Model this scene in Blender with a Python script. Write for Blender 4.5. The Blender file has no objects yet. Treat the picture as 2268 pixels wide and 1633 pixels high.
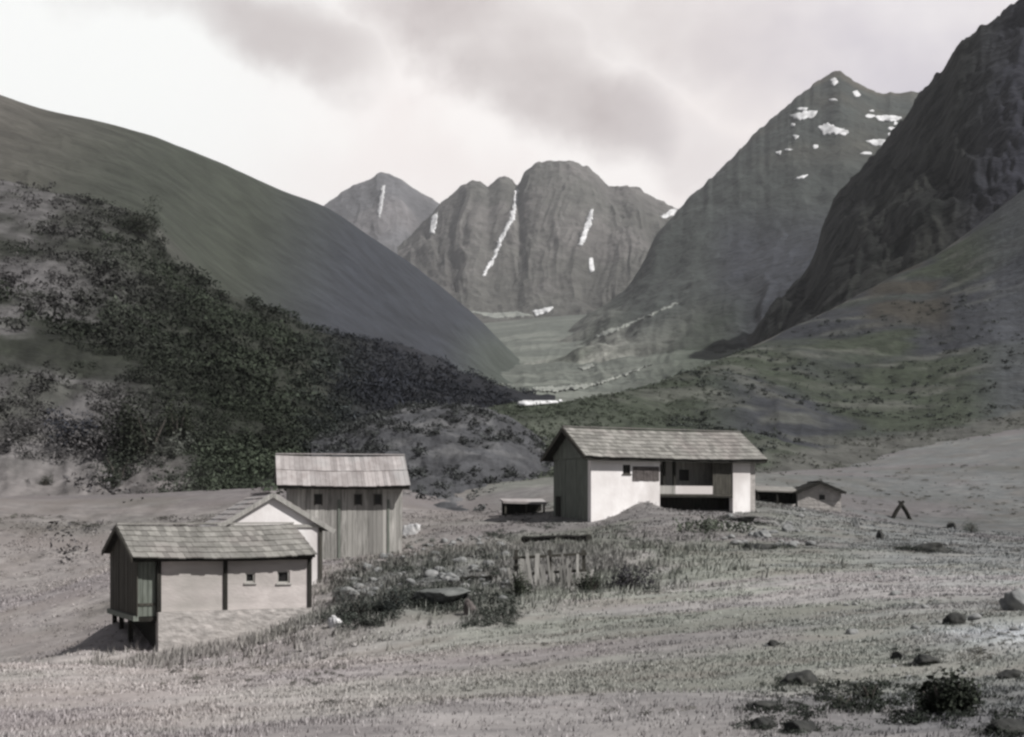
import bpy, math, random
import numpy as np
from mathutils import Vector
from mathutils.bvhtree import BVHTree

scene = bpy.context.scene
R = math.radians
# ------------------------------------------------------------------ camera
F, CX, HY, IW, IH = 3116.0, 1134.0, 1140.0, 2268.0, 1633.0   # survey of the photo: focal length, principal column, horizon row
cam_d = bpy.data.cameras.new('camera')
cam = bpy.data.objects.new('camera', cam_d)
scene.collection.objects.link(cam)
cam.location = (0, 0, 0)
cam.rotation_euler = (R(90), 0, 0)
cam_d.sensor_fit = 'HORIZONTAL'
cam_d.angle = 2 * math.atan(IW / 2 / F)
cam_d.shift_y = (HY - IH / 2) / IW
cam_d.clip_start = 0.1
cam_d.clip_end = 30000
scene.camera = cam

# ------------------------------------------------------------------ light, sky, exposure
SUN_EL, SUN_AZ = 46.0, 118.0        # azimuth clockwise from +Y (the view direction)
sd = Vector((math.sin(R(SUN_AZ)) * math.cos(R(SUN_EL)), math.cos(R(SUN_AZ)) * math.cos(R(SUN_EL)), math.sin(R(SUN_EL))))
sun_d = bpy.data.lights.new('sun', 'SUN')
sun_d.energy = 5.0
sun_d.angle = R(0.6)
sun_d.color = (1.0, 0.975, 0.945)
sun = bpy.data.objects.new('sun', sun_d)
sun.rotation_euler = sd.to_track_quat('Z', 'Y').to_euler()
sun.location = (60, -40, 80)
scene.collection.objects.link(sun)

scene.view_settings.view_transform = 'Standard'
scene.view_settings.look = 'None'
scene.view_settings.exposure = 0.12
scene.view_settings.gamma = 1.0
scene.cycles.filter_width = 2.6
scene.cycles.max_bounces = 6
scene.cycles.volume_bounces = 1
scene.cycles.transparent_max_bounces = 8

world = bpy.data.worlds.new('World')
scene.world = world
world.use_nodes = True
wn, wl = world.node_tree.nodes, world.node_tree.links
wn.clear()
def wmath(op, a, b=None, c=None):
    n = wn.new('ShaderNodeMath'); n.operation = op
    for i, v in enumerate((a, b, c)):
        if v is None: continue
        if isinstance(v, (int, float)): n.inputs[i].default_value = v
        else: wl.new(v, n.inputs[i])
    return n.outputs[0]
def wvec(op, a, b):
    n = wn.new('ShaderNodeVectorMath'); n.operation = op
    for i, v in enumerate((a, b)):
        if isinstance(v, (tuple, list, Vector)): n.inputs[i].default_value = tuple(v)
        else: wl.new(v, n.inputs[i])
    return n.outputs['Value'] if op in ('DOT_PRODUCT', 'LENGTH') else n.outputs[0]
def wramp(v, a, b, lo=0.0, hi=1.0):
    n = wn.new('ShaderNodeMapRange'); n.interpolation_type = 'SMOOTHSTEP'
    wl.new(v, n.inputs[0])
    for i, x in zip((1, 2, 3, 4), (a, b, lo, hi)): n.inputs[i].default_value = x
    return n.outputs[0]
def wmix(f, a, b):
    n = wn.new('ShaderNodeMix'); n.data_type = 'RGBA'
    if isinstance(f, (int, float)): n.inputs[0].default_value = f
    else: wl.new(f, n.inputs[0])
    for i, v in ((6, a), (7, b)):
        if isinstance(v, tuple): n.inputs[i].default_value = v + (1,)
        else: wl.new(v, n.inputs[i])
    return n.outputs[2]
sky = wn.new('ShaderNodeTexSky'); sky.sky_type = 'NISHITA'; sky.sun_disc = False
sky.sun_elevation = R(SUN_EL); sky.sun_rotation = R(SUN_AZ)
sky.air_density = 1.0; sky.dust_density = 1.5; sky.altitude = 1800
tc = wn.new('ShaderNodeTexCoord'); gdir = tc.outputs['Generated']
nz = wn.new('ShaderNodeTexNoise'); nz.inputs['Scale'].default_value = 7.0; nz.inputs['Detail'].default_value = 6.0
nz.inputs['Roughness'].default_value = 0.55
wl.new(gdir, nz.inputs['Vector'])
nzb = wn.new('ShaderNodeTexNoise'); nzb.inputs['Scale'].default_value = 4.0; nzb.inputs['Detail'].default_value = 4.0
mp = wn.new('ShaderNodeMapping'); mp.inputs['Scale'].default_value = (1.0, 1.0, 2.2); wl.new(gdir, mp.inputs[0]); wl.new(mp.outputs[0], nzb.inputs['Vector'])
warp = wvec('ADD', gdir, wvec('SCALE', wvec('SUBTRACT', nz.outputs['Color'], (0.5, 0.5, 0.5)), (0, 0, 0)))
warp.node.inputs[1].links[0].from_node.inputs['Scale'].default_value = 0.12
def pdir(px, py): return Vector(((px - CX) / F, 1.0, (HY - py) / F)).normalized()
def blob(px, py, rx, ry, tilt, strength):   # one soft cloud, placed by direction
    c = pdir(px, py); right = Vector((c.y, -c.x, 0)).normalized(); up = right.cross(c)
    a1 = (right * math.cos(R(tilt)) - up * math.sin(R(tilt))) * (F / rx)
    a2 = (right * math.sin(R(tilt)) + up * math.cos(R(tilt))) * (F / ry)
    dv = wvec('SUBTRACT', warp, c)
    d1 = wvec('DOT_PRODUCT', dv, a1); d2 = wvec('DOT_PRODUCT', dv, a2)
    r2 = wmath('ADD', wmath('MULTIPLY', d1, d1), wmath('MULTIPLY', d2, d2))
    return wmath('MULTIPLY', wramp(r2, 0.0, 2.0, 1.0, 0.0), strength)
grey = None
for b in ((1080, 95, 330, 130, 28, 1.0), (1310, 225, 210, 110, 25, 1.0), (570, 60, 230, 95, 12, 0.8), (430, -10, 230, 80, 0, 0.6), (1380, -20, 420, 90, 5, .6),
          (1800, 30, 420, 150, 5, 0.65), (2100, 110, 420, 240, 15, 0.85), (2700, 60, 600, 300, 0, 0.85), (1500, 330, 200, 90, 20, .35)):
    v = blob(*b)
    grey = v if grey is None else wmath('MAXIMUM', grey, v)
grey = wmath('MULTIPLY', grey, wramp(wmath('ADD', wmath('MULTIPLY', nzb.outputs['Fac'], .6), wmath('MULTIPLY', nz.outputs['Fac'], .4)), 0.34, 0.56, 0.40, 1.0))
SK = 20.0     # the background runs at strength 0.05
def sk(r, g, b): return (r * SK, g * SK, b * SK)
white = wmix(wramp(nz.outputs['Fac'], 0.38, 0.62), sk(.98, .94, .92), sk(.92, .86, .84))
left = wramp(wvec('DOT_PRODUCT', gdir, pdir(60, 150)), 0.97, 1.0)
white = wmix(left, white, sk(.95, .96, .945))
sep = wn.new('ShaderNodeSeparateXYZ'); wl.new(gdir, sep.inputs[0])
greycol = wmix(wramp(sep.outputs[0], 0.05, 0.25), sk(.50, .445, .44), sk(.57, .54, .605))
cloud = wmix(grey, white, greycol)
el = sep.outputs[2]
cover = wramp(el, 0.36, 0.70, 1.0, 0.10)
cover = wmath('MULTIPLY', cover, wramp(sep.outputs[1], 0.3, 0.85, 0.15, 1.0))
fill_cut = wmix(0.30, sk(.13, .128, .135), sky.outputs[0])      # unseen grey cloud overhead and behind, added to cut fill; some blue through
skycol = wmix(cover, fill_cut, cloud)
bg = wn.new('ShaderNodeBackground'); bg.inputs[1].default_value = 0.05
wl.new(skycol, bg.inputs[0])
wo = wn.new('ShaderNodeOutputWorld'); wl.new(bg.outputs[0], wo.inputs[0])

# ------------------------------------------------------------------ numeric helpers
rng = np.random.default_rng(7)
random.seed(5)
def W(px, py, d): return np.array([(px - CX) / F * d, d, (HY - py) / F * d])
_perm = np.random.default_rng(3).permutation(65536).astype(np.int64)
def _h(ix, iy, seed):
    return _perm[(_perm[(ix + seed * 7919) & 65535] + iy) & 65535] / 65535.0
def vnoise(x, y, seed=0):
    x = np.asarray(x, float); y = np.asarray(y, float)
    ix = np.floor(x).astype(np.int64); iy = np.floor(y).astype(np.int64)
    fx = x - ix; fy = y - iy
    fx = fx * fx * fx * (fx * (fx * 6 - 15) + 10); fy = fy * fy * fy * (fy * (fy * 6 - 15) + 10)
    a = _h(ix, iy, seed); b = _h(ix + 1, iy, seed); c = _h(ix, iy + 1, seed); d = _h(ix + 1, iy + 1, seed)
    return (a * (1 - fx) + b * fx) * (1 - fy) + (c * (1 - fx) + d * fx) * fy
def fbm(x, y, octv=5, seed=0, gain=0.5):
    s = 0; a = 1; t = 0
    ca, sa = math.cos(.6), math.sin(.6)
    for o in range(octv):
        s = s + a * (vnoise(x, y, seed + o) - .5); t += a; a *= gain
        x, y = (x * ca - y * sa) * 2.03 + 5.3, (x * sa + y * ca) * 2.03 + 1.7
    return s / t * 2
def ridged(x, y, octv=4, seed=0):
    s = 0; a = 1; t = 0
    for o in range(octv):
        s = s + a * (1 - abs(2 * vnoise(x, y, seed + o) - 1)); t += a; a *= .5
        x = x * 2.1 + 3.1; y = y * 2.1 + 7.7
    return s / t
def smooth(e0, e1, x):
    t = np.clip((x - e0) / (e1 - e0), 0, 1); return t * t * (3 - 2 * t)
def pchip(xs, ys, x):
    xs = np.asarray(xs, float); ys = np.asarray(ys, float); h = np.diff(xs); dl = np.diff(ys) / h
    m = np.zeros(len(xs)); m[0] = dl[0]; m[-1] = dl[-1]
    for k in range(1, len(xs) - 1):
        if dl[k - 1] * dl[k] > 0:
            w1 = 2 * h[k] + h[k - 1]; w2 = h[k] + 2 * h[k - 1]
            m[k] = (w1 + w2) / (w1 / dl[k - 1] + w2 / dl[k])
    k = np.clip(np.searchsorted(xs, x) - 1, 0, len(xs) - 2)
    t = (np.clip(x, xs[0], xs[-1]) - xs[k]) / h[k]
    return ((1 + 2 * t) * (1 - t) ** 2 * ys[k] + t * (1 - t) ** 2 * h[k] * m[k] + t * t * (3 - 2 * t) * ys[k + 1] + t * t * (t - 1) * h[k] * m[k + 1])

# ------------------------------------------------------------------ object helpers
col = scene.collection
def tag(o, label=None, cat=None, group=None, kind=None):
    if label: o['label'] = label
    if cat: o['category'] = cat
    if group: o['group'] = group
    if kind: o['kind'] = kind
    return o
def empty(name, loc, rz, label, cat, group=None):
    o = bpy.data.objects.new(name, None); col.objects.link(o)
    o.location = tuple(loc); o.rotation_euler = (0, 0, rz); o.empty_display_size = .3
    return tag(o, label, cat, group)
def np_mesh(name, verts, faces, mat, colors=None, parent=None, smooth_=False):
    """verts (n,3); faces (m,k) int array; colors (n,3) -> point attribute Col"""
    me = bpy.data.meshes.new(name)
    verts = np.asarray(verts, np.float32); faces = np.asarray(faces, np.int32); m, k = faces.shape
    me.vertices.add(len(verts)); me.vertices.foreach_set('co', verts.ravel())
    me.loops.add(m * k); me.loops.foreach_set('vertex_index', faces.ravel())
    me.polygons.add(m); me.polygons.foreach_set('loop_start', np.arange(0, m * k, k, dtype=np.int32))
    me.update(calc_edges=True)
    if smooth_: me.polygons.foreach_set('use_smooth', np.ones(m, bool))
    if colors is not None:
        ca = me.color_attributes.new('Col', 'FLOAT_COLOR', 'POINT')
        c4 = np.ones((len(verts), 4), np.float32); c4[:, :3] = colors
        ca.data.foreach_set('color', c4.ravel())
    me.materials.append(mat)
    o = bpy.data.objects.new(name, me); col.objects.link(o)
    if parent: o.parent = parent
    return o
class MB:
    """collects boxes, prisms and beams; build() links them as one mesh"""
    def __init__(s): s.v = []; s.f = []
    def hexa(s, p):
        b = len(s.v); s.v += [tuple(q) for q in p]
        s.f += [tuple(b + i for i in q) for q in ((0, 3, 2, 1), (4, 5, 6, 7), (0, 1, 5, 4), (1, 2, 6, 5), (2, 3, 7, 6), (3, 0, 4, 7))]
    def box(s, x0, x1, y0, y1, z0, z1):
        s.hexa([(x0, y0, z0), (x1, y0, z0), (x1, y1, z0), (x0, y1, z0), (x0, y0, z1), (x1, y0, z1), (x1, y1, z1), (x0, y1, z1)])
    def beam(s, p, q, w, h, up=(0, 0, 1)):
        p = Vector(p); q = Vector(q); d = (q - p).normalized(); u = Vector(up)
        sx = d.cross(u).normalized() * w / 2; sz = sx.cross(d).normalized() * h / 2
        s.hexa([p - sx - sz, p + sx - sz, q + sx - sz, q - sx - sz, p - sx + sz, p + sx + sz, q + sx + sz, q - sx + sz])
    def prism(s, poly, ext):
        b = len(s.v); n = len(poly); e = Vector(ext)
        s.v += [tuple(q) for q in poly] + [tuple(Vector(q) + e) for q in poly]
        s.f.append(tuple(b + i for i in reversed(range(n)))); s.f.append(tuple(b + n + i for i in range(n)))
        for i in range(n):
            j = (i + 1) % n; s.f.append((b + i, b + j, b + n + j, b + n + i))
    def tube(s, pts, radii, n=7):
        b = len(s.v)
        for k, (p, r) in enumerate(zip(pts, radii)):
            p = Vector(p); a = Vector(pts[max(k - 1, 0)]); c = Vector(pts[min(k + 1, len(pts) - 1)])
            d = (c - a).normalized(); u = d.orthogonal().normalized(); w = d.cross(u)
            for i in range(n):
                t = 2 * math.pi * i / n; s.v.append(tuple(p + (u * math.cos(t) + w * math.sin(t)) * r))
        for k in range(len(pts) - 1):
            for i in range(n):
                j = (i + 1) % n
                s.f.append((b + k * n + i, b + k * n + j, b + (k + 1) * n + j, b + (k + 1) * n + i))
        s.f.append(tuple(b + i for i in reversed(range(n)))); s.f.append(tuple(b + (len(pts) - 1) * n + i for i in range(n)))
    def build(s, name, mat, parent=None, bevel=0.0):
        me = bpy.data.meshes.new(name); me.from_pydata(s.v, [], s.f); me.update()
        me.materials.append(mat)
        o = bpy.data.objects.new(name, me); col.objects.link(o)
        if parent: o.parent = parent
        if bevel:
            m = o.modifiers.new('bevel', 'BEVEL'); m.width = bevel; m.segments = 1
        return o

# ------------------------------------------------------------------ materials
def mat(name, c1, c2, scale=4.0, c3=None, stretch=(1, 1, 1), rough=0.9, bump=0.3, bscale=None, bdist=0.05, attr=False, lo=.35, hi=.65, island=0.0):
    m = bpy.data.materials.new(name); m.use_nodes = True
    n, l = m.node_tree.nodes, m.node_tree.links
    b = n['Principled BSDF']; b.inputs['Roughness'].default_value = rough
    b.inputs['Specular IOR Level'].default_value = 0.2
    tcn = n.new('ShaderNodeTexCoord'); mpn = n.new('ShaderNodeMapping'); mpn.inputs['Scale'].default_value = stretch
    l.new(tcn.outputs['Object'], mpn.inputs[0])
    t = n.new('ShaderNodeTexNoise'); t.inputs['Scale'].default_value = scale; t.inputs['Detail'].default_value = 8; t.inputs['Roughness'].default_value = .62
    l.new(mpn.outputs[0], t.inputs['Vector'])
    mr = n.new('ShaderNodeMapRange'); mr.inputs[1].default_value = lo; mr.inputs[2].default_value = hi; l.new(t.outputs['Fac'], mr.inputs[0])
    mx = n.new('ShaderNodeMix'); mx.data_type = 'RGBA'; l.new(mr.outputs[0], mx.inputs[0])
    mx.inputs[6].default_value = tuple(c1) + (1,); mx.inputs[7].default_value = tuple(c2) + (1,)
    out = mx.outputs[2]
    if c3:
        t2 = n.new('ShaderNodeTexNoise'); t2.inputs['Scale'].default_value = scale * .23; t2.inputs['Detail'].default_value = 5
        l.new(mpn.outputs[0], t2.inputs['Vector'])
        mr2 = n.new('ShaderNodeMapRange'); mr2.inputs[1].default_value = .46; mr2.inputs[2].default_value = .62; l.new(t2.outputs['Fac'], mr2.inputs[0])
        mx2 = n.new('ShaderNodeMix'); mx2.data_type = 'RGBA'; l.new(mr2.outputs[0], mx2.inputs[0])
        l.new(out, mx2.inputs[6]); mx2.inputs[7].default_value = tuple(c3) + (1,); out = mx2.outputs[2]
    if attr:
        a = n.new('ShaderNodeAttribute'); a.attribute_name = 'Col'
        mm = n.new('ShaderNodeMix'); mm.data_type = 'RGBA'; mm.blend_type = 'MULTIPLY'; mm.inputs[0].default_value = 1
        l.new(a.outputs['Color'], mm.inputs[6]); l.new(out, mm.inputs[7]); out = mm.outputs[2]
    if island:   # every board weathers a little differently
        g = n.new('ShaderNodeNewGeometry'); mi = n.new('ShaderNodeMapRange'); mi.inputs[3].default_value = 1 - island; mi.inputs[4].default_value = 1 + island
        l.new(g.outputs['Random Per Island'], mi.inputs[0]); vs = n.new('ShaderNodeVectorMath'); vs.operation = 'SCALE'
        l.new(out, vs.inputs[0]); l.new(mi.outputs[0], vs.inputs['Scale']); out = vs.outputs[0]
    l.new(out, b.inputs['Base Color'])
    if bump:
        bt = n.new('ShaderNodeTexNoise'); bt.inputs['Scale'].default_value = bscale or scale * 2.5; bt.inputs['Detail'].default_value = 6
        l.new(mpn.outputs[0], bt.inputs['Vector'])
        bn = n.new('ShaderNodeBump'); bn.inputs['Strength'].default_value = bump; bn.inputs['Distance'].default_value = bdist
        l.new(bt.outputs['Fac'], bn.inputs['Height']); l.new(bn.outputs[0], b.inputs['Normal'])
    return m
def leafmat(name, spread=.3):
    m = bpy.data.materials.new(name); m.use_nodes = True
    n, l = m.node_tree.nodes, m.node_tree.links; b = n['Principled BSDF']
    b.inputs['Roughness'].default_value = .8; b.inputs['Specular IOR Level'].default_value = .15
    a = n.new('ShaderNodeAttribute'); a.attribute_name = 'Col'
    g = n.new('ShaderNodeNewGeometry'); mr = n.new('ShaderNodeMapRange')
    mr.inputs[3].default_value = 1 - spread; mr.inputs[4].default_value = 1 + spread; l.new(g.outputs['Random Per Island'], mr.inputs[0])
    v = n.new('ShaderNodeVectorMath'); v.operation = 'SCALE'; l.new(a.outputs['Color'], v.inputs[0]); l.new(mr.outputs[0], v.inputs['Scale'])
    l.new(v.outputs[0], b.inputs['Base Color'])
    return m
M = dict(
    ground=mat('meadow turf', (.72, .72, .72), (1.22, 1.22, 1.2), 1.6, (.9, .88, .86), stretch=(.6, 1, 1), bump=.55, bscale=5, bdist=.12, attr=True),
    hill=mat('hill turf', (.75, .75, .75), (1.25, 1.25, 1.25), .07, bump=.7, bscale=.25, bdist=2.0, attr=True),
    scrub_soil=mat('scrub soil', (.7, .7, .7), (1.3, 1.3, 1.3), .35, bump=.7, bscale=.9, bdist=.5, attr=True),
    rockface=mat('mountain rock', (.72, .72, .72), (1.25, 1.25, 1.25), .035, bump=.9, bscale=.05, bdist=9.0, attr=True),
    snow=mat('old snow', (.28, .28, .278), (.66, .66, .665), .08, bump=.3, bdist=.5, lo=.3, hi=.55),
    scree=mat('pale scree', (.17, .18, .165), (.30, .31, .28), .06, bump=.4, bdist=1.0),
    plaster=mat('lime plaster', (.72, .685, .672), (.88, .855, .845), 1.1, (.54, .505, .49), stretch=(1, 1, .6), bump=.35, bscale=9, bdist=.02),
    plaster_old=mat('weathered plaster', (.40, .365, .35), (.56, .515, .495), .9, (.30, .285, .265), stretch=(1, 1, 2.2), bump=.4, bscale=7, bdist=.03),
    stone=mat('rough stone masonry', (.25, .238, .225), (.46, .43, .41), 2.6, (.36, .338, .32), stretch=(1, 1, 1.8), bump=.8, bscale=4, bdist=.08),
    wood_dark=mat('dark weathered boards', (.035, .033, .028), (.085, .08, .068), 3.0, stretch=(6, 6, .5), bump=.4, bdist=.01),
    wood_black=mat('black timber and shade', (.012, .012, .010), (.032, .030, .026), 3.0, stretch=(3, 3, .5), bump=.4, bdist=.01),  # black timber; also puts shade into open undersides by colour
    wood_grey=mat('grey weathered boards', (.20, .195, .18), (.44, .425, .40), 2.5, (.32, .31, .29), island=.35, stretch=(5, 5, .45), bump=.4, bdist=.01),
    wood_green=mat('mossy boards', (.10, .112, .095), (.20, .215, .19), 2.5, stretch=(5, 5, .45), bump=.4, bdist=.01),
    shingle=mat('weathered shingles', (.155, .150, .136), (.265, .256, .238), 2.0, (.205, .19, .178), island=.28, stretch=(1.2, .8, .8), bump=.35, bdist=.01, lo=.3, hi=.7),
    shingle_pink=mat('bleached roof boards', (.26, .235, .228), (.37, .345, .338), 2.0, (.31, .30, .295), island=.2, stretch=(1.2, .8, .8), bump=.35, bdist=.01),
    void=mat('dark window pane', (.012, .012, .012), (.03, .028, .027), 3.0, rough=.35, bump=0),
    rock=mat('lichen boulder', (.020, .021, .021), (.060, .060, .056), 3.0, bump=.6, bscale=7, bdist=.05),
    rock_pale=mat('pale boulder', (.42, .42, .43), (.62, .61, .60), 3.0, bump=.5, bscale=7, bdist=.05),
    rock_brown=mat('brown boulder', (.06, .052, .05), (.13, .115, .11), 3.0, bump=.5, bscale=7, bdist=.05),
    rock_grey=mat('grey fieldstone', (.13, .135, .135), (.27, .27, .265), 3.0, bump=.6, bscale=7, bdist=.05),
    rock_slab=mat('mossy slab', (.075, .08, .076), (.16, .165, .158), 3.0, bump=.6, bscale=7, bdist=.05),
    leaf=leafmat('scrub leaves', .35),
    blade=leafmat('dry grass blades', .14),
    bark=mat('bark', (.05, .045, .04), (.11, .10, .09), 8.0, bump=.4, bdist=.01),
)

# ------------------------------------------------------------------ near ground
ctrl = []
def gp(px, py, d): ctrl.append(W(px, py, d))
def gw(x, y, z): ctrl.append(np.array([x, y, z], float))
gw(0, 0, -1.62); gw(-6, 0, -1.7); gw(6, 0, -1.35); gw(-14, 0, -2.2); gw(14, 0, -.9); gw(0, -14, -.9); gw(-14, -12, -1.4); gw(14, -12, 0)
gw(0, 10, -1.62); gw(-3.64, 10, -1.68); gw(3.64, 9.5, -1.46)
gp(40, 1478, 30); gp(130, 1482, 31); gp(-250, 1490, 30); gp(40, 1482, 42); gp(-250, 1480, 44); gp(60, 1455, 55); gp(-200, 1450, 58); gp(330, 1540, 21); gp(520, 1500, 34)
gp(225, 1462, 43.5); gp(130, 1470, 47); gp(190, 1446, 49); gp(300, 1470, 40); gp(345, 1449, 43); gp(690, 1432, 45.5); gp(240, 1372, 47); gp(520, 1400, 48.5)
gp(100, 1285, 75); gp(100, 1170, 84); gp(-300, 1290, 76); gp(-300, 1180, 80); gp(380, 1240, 66); gp(450, 1145, 84)
gp(713, 1292, 54.5); gp(560, 1290, 58); gp(890, 1222, 69); gp(640, 1250, 68); gp(820, 1310, 50); gp(720, 1380, 43)
gp(850, 1100, 88); gp(1000, 1130, 88); gp(1130, 1110, 88)
gp(1050, 1450, 25); gp(1050, 1360, 37); gp(900, 1350, 38); gp(1000, 1225, 56); gp(1150, 1305, 46); gp(1230, 1215, 58); gp(1309, 1168, 70.5); gp(1150, 1155, 74)
gp(1340, 1310, 44); gp(1500, 1230, 52); gp(1500, 1145, 68); gp(1640, 1140, 71); gp(1560, 1128, 74); gp(1500, 1134, 70)
gp(1400, 1420, 25); gp(1400, 1540, 15); gp(1700, 1165, 68); gp(1817, 1134, 83); gp(1995, 1151, 92); gp(2268, 1110, 100)
gp(1250, 1140, 76); gp(1200, 1085, 90); gp(1600, 1080, 92); gp(1750, 1070, 100); gp(2000, 1040, 118); gp(2268, 980, 135); gp(2700, 950, 135)
gp(2268, 1400, 21); gp(2268, 1640, 8.5); gp(2000, 1455, 19); gp(1700, 1510, 17); gp(1700, 1300, 40); gp(2100, 1255, 46); gp(2268, 1255, 46); gp(2650, 1250, 46)
# ground stays below the slopes that rise from it
gp(1250, 1075, 130); gp(1700, 1040, 140); gp(2268, 940, 170); gp(900, 1100, 140); gp(300, 1140, 120); gp(-400, 1150, 110); gp(2900, 930, 180)
ctrl = np.array(ctrl)
def _phi(r2): return np.where(r2 > 1e-9, .5 * r2 * np.log(np.maximum(r2, 1e-9)), 0)
def _warp(p):  # work in log-distance so that near detail counts
    return np.asarray(p, float) / 20.0
_c = _warp(ctrl[:, :2]); _n = len(_c)
_A = _phi(((_c[:, None] - _c[None]) ** 2).sum(-1)) + np.eye(_n) * .004
_P = np.c_[np.ones(_n), _c]
_sol = np.linalg.solve(np.block([[_A, _P], [_P.T, np.zeros((3, 3))]]), np.r_[ctrl[:, 2], 0, 0, 0])
def ground_z(x, y):
    x = np.asarray(x, float); y = np.asarray(y, float); sh = x.shape
    q = _warp(np.c_[x.ravel(), y.ravel()]); z = np.zeros(len(q))
    for s in range(0, len(q), 20000):
        qq = q[s:s + 20000]
        z[s:s + 20000] = _phi(((qq[:, None] - _c[None]) ** 2).sum(-1)) @ _sol[:_n] + np.c_[np.ones(len(qq)), qq] @ _sol[_n:]
    z = z.reshape(sh)
    z = z + .16 * fbm(x / 4.5, y / 4.5, 4, 11) + .05 * fbm(x / .9, y / .9, 3, 17)
    # bank of turf heaped against the big house, crest of the terrace in front of it
    z = z + .6 * np.exp(-(((x - 6.7) / 1.0) ** 2 + ((y - 72.6) / 1.3) ** 2))
    z = z - .38 * np.exp(-(((x - 10.6) / 2.2) ** 2 + ((y - 73.6) / 2.4) ** 2))
    z = z + .35 * np.exp(-(((x + 3.0) / 2.4) ** 2 + ((y - 41) / 1.8) ** 2))
    return z
def gz(x, y): return float(ground_z(np.array([x]), np.array([y]))[0])
def on_ground(px, py):
    d = np.linspace(7, 150, 2400); zg = ground_z((px - CX) / F * d, d); zr = (HY - py) / F * d
    k = np.argmax(zg >= zr)
    return np.array([(px - CX) / F * d[k], d[k], zg[k]])
def palette(x, y):
    """the turf's own colours: pale pinkish hay meadow, grey-green grazed turf, bluish gravelly turf"""
    n1 = fbm(x / 13, y / 13, 4, 21); n2 = fbm(x / 5, y / 3, 4, 31); n3 = fbm(x / 2.2, y / .8, 4, 41)
    hay = np.array([.352, .324, .316]); green = np.array([.228, .236, .213]); blue = np.array([.225, .235, .255]); soil = np.array([.155, .14, .128]); pink = np.array([.268, .245, .255])
    wl_ = smooth(2.0, -6.0, x + 5 * n1); wr_ = smooth(0.0, 12.0, x - y * .12 + 7 * n2)
    c = green[None] * np.ones(x.shape + (1,))
    c = c * (1 - wl_[..., None]) + hay * wl_[..., None]
    c = c * (1 - .6 * wr_[..., None]) + blue * .6 * wr_[..., None]
    k = smooth(.05, .55, n2)[..., None] * .40; c = c * (1 - k) + (green * .8 + soil * .2) * k
    k = smooth(.12, .5, n3)[..., None] * .5; c = c * (1 - k) + soil * 1.3 * k
    k = smooth(-.15, -.5, n3)[..., None] * .35; c = c * (1 - k) + np.array([.36, .345, .33]) * k
    k = smooth(.0, .4, fbm(x / 9, y / 6, 4, 51))[..., None] * .6; c = c * (1 - k) + pink * k
    k = np.exp(-(((x - 7.4) / 1.0) ** 2 + ((y - 20.5) / 2.2) ** 2))[..., None] * .8; c = c * (1 - k) + np.array([.42, .44, .47]) * k
    k = smooth(1.2, 3.4, x) * smooth(17.5, 12, y) * smooth(-.35, .25, n2 + .6 * n3); c = c * (1 - .55 * k[..., None]) + np.array([.085, .092, .105]) * .55 * k[..., None]
    k = np.exp(-(((x + 3.4 + .05 * (y - 46)) / 3.0) ** 4 + ((y - 47) / 10.) ** 4))[..., None] * (.55 + .4 * smooth(-.3, .3, n3))[..., None]; c = c * (1 - k) + np.array([.088, .094, .092]) * k
    c = c * (1 - .28 * smooth(45, 62, y) - .14 * smooth(72, 95, y))[..., None]      # darker beyond the huts
    return c * (1 + .3 * n1[..., None])
na, nr = 420, 420
ang = np.linspace(R(-58), R(58), na); rr = 2.0 * (230 / 2.0) ** np.linspace(0, 1, nr)
AA, RR = np.meshgrid(ang, rr)
gx = np.sin(AA) * RR; gy = np.cos(AA) * RR - 12
gZ = ground_z(gx, gy)
def grid_faces(nt, nx):
    i = np.arange(nt - 1)[:, None] * nx + np.arange(nx - 1)[None]
    return np.stack([i, i + 1, i + nx + 1, i + nx], -1).reshape(-1, 4)
ground = np_mesh('meadow_ground', np.stack([gx, gy, gZ], -1).reshape(-1, 3), grid_faces(nr, na), M['ground'], palette(gx, gy).reshape(-1, 3), smooth_=True)
tag(ground, 'dry grey-green alpine meadow sloping down to the huts', 'meadow', kind='structure')

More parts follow.
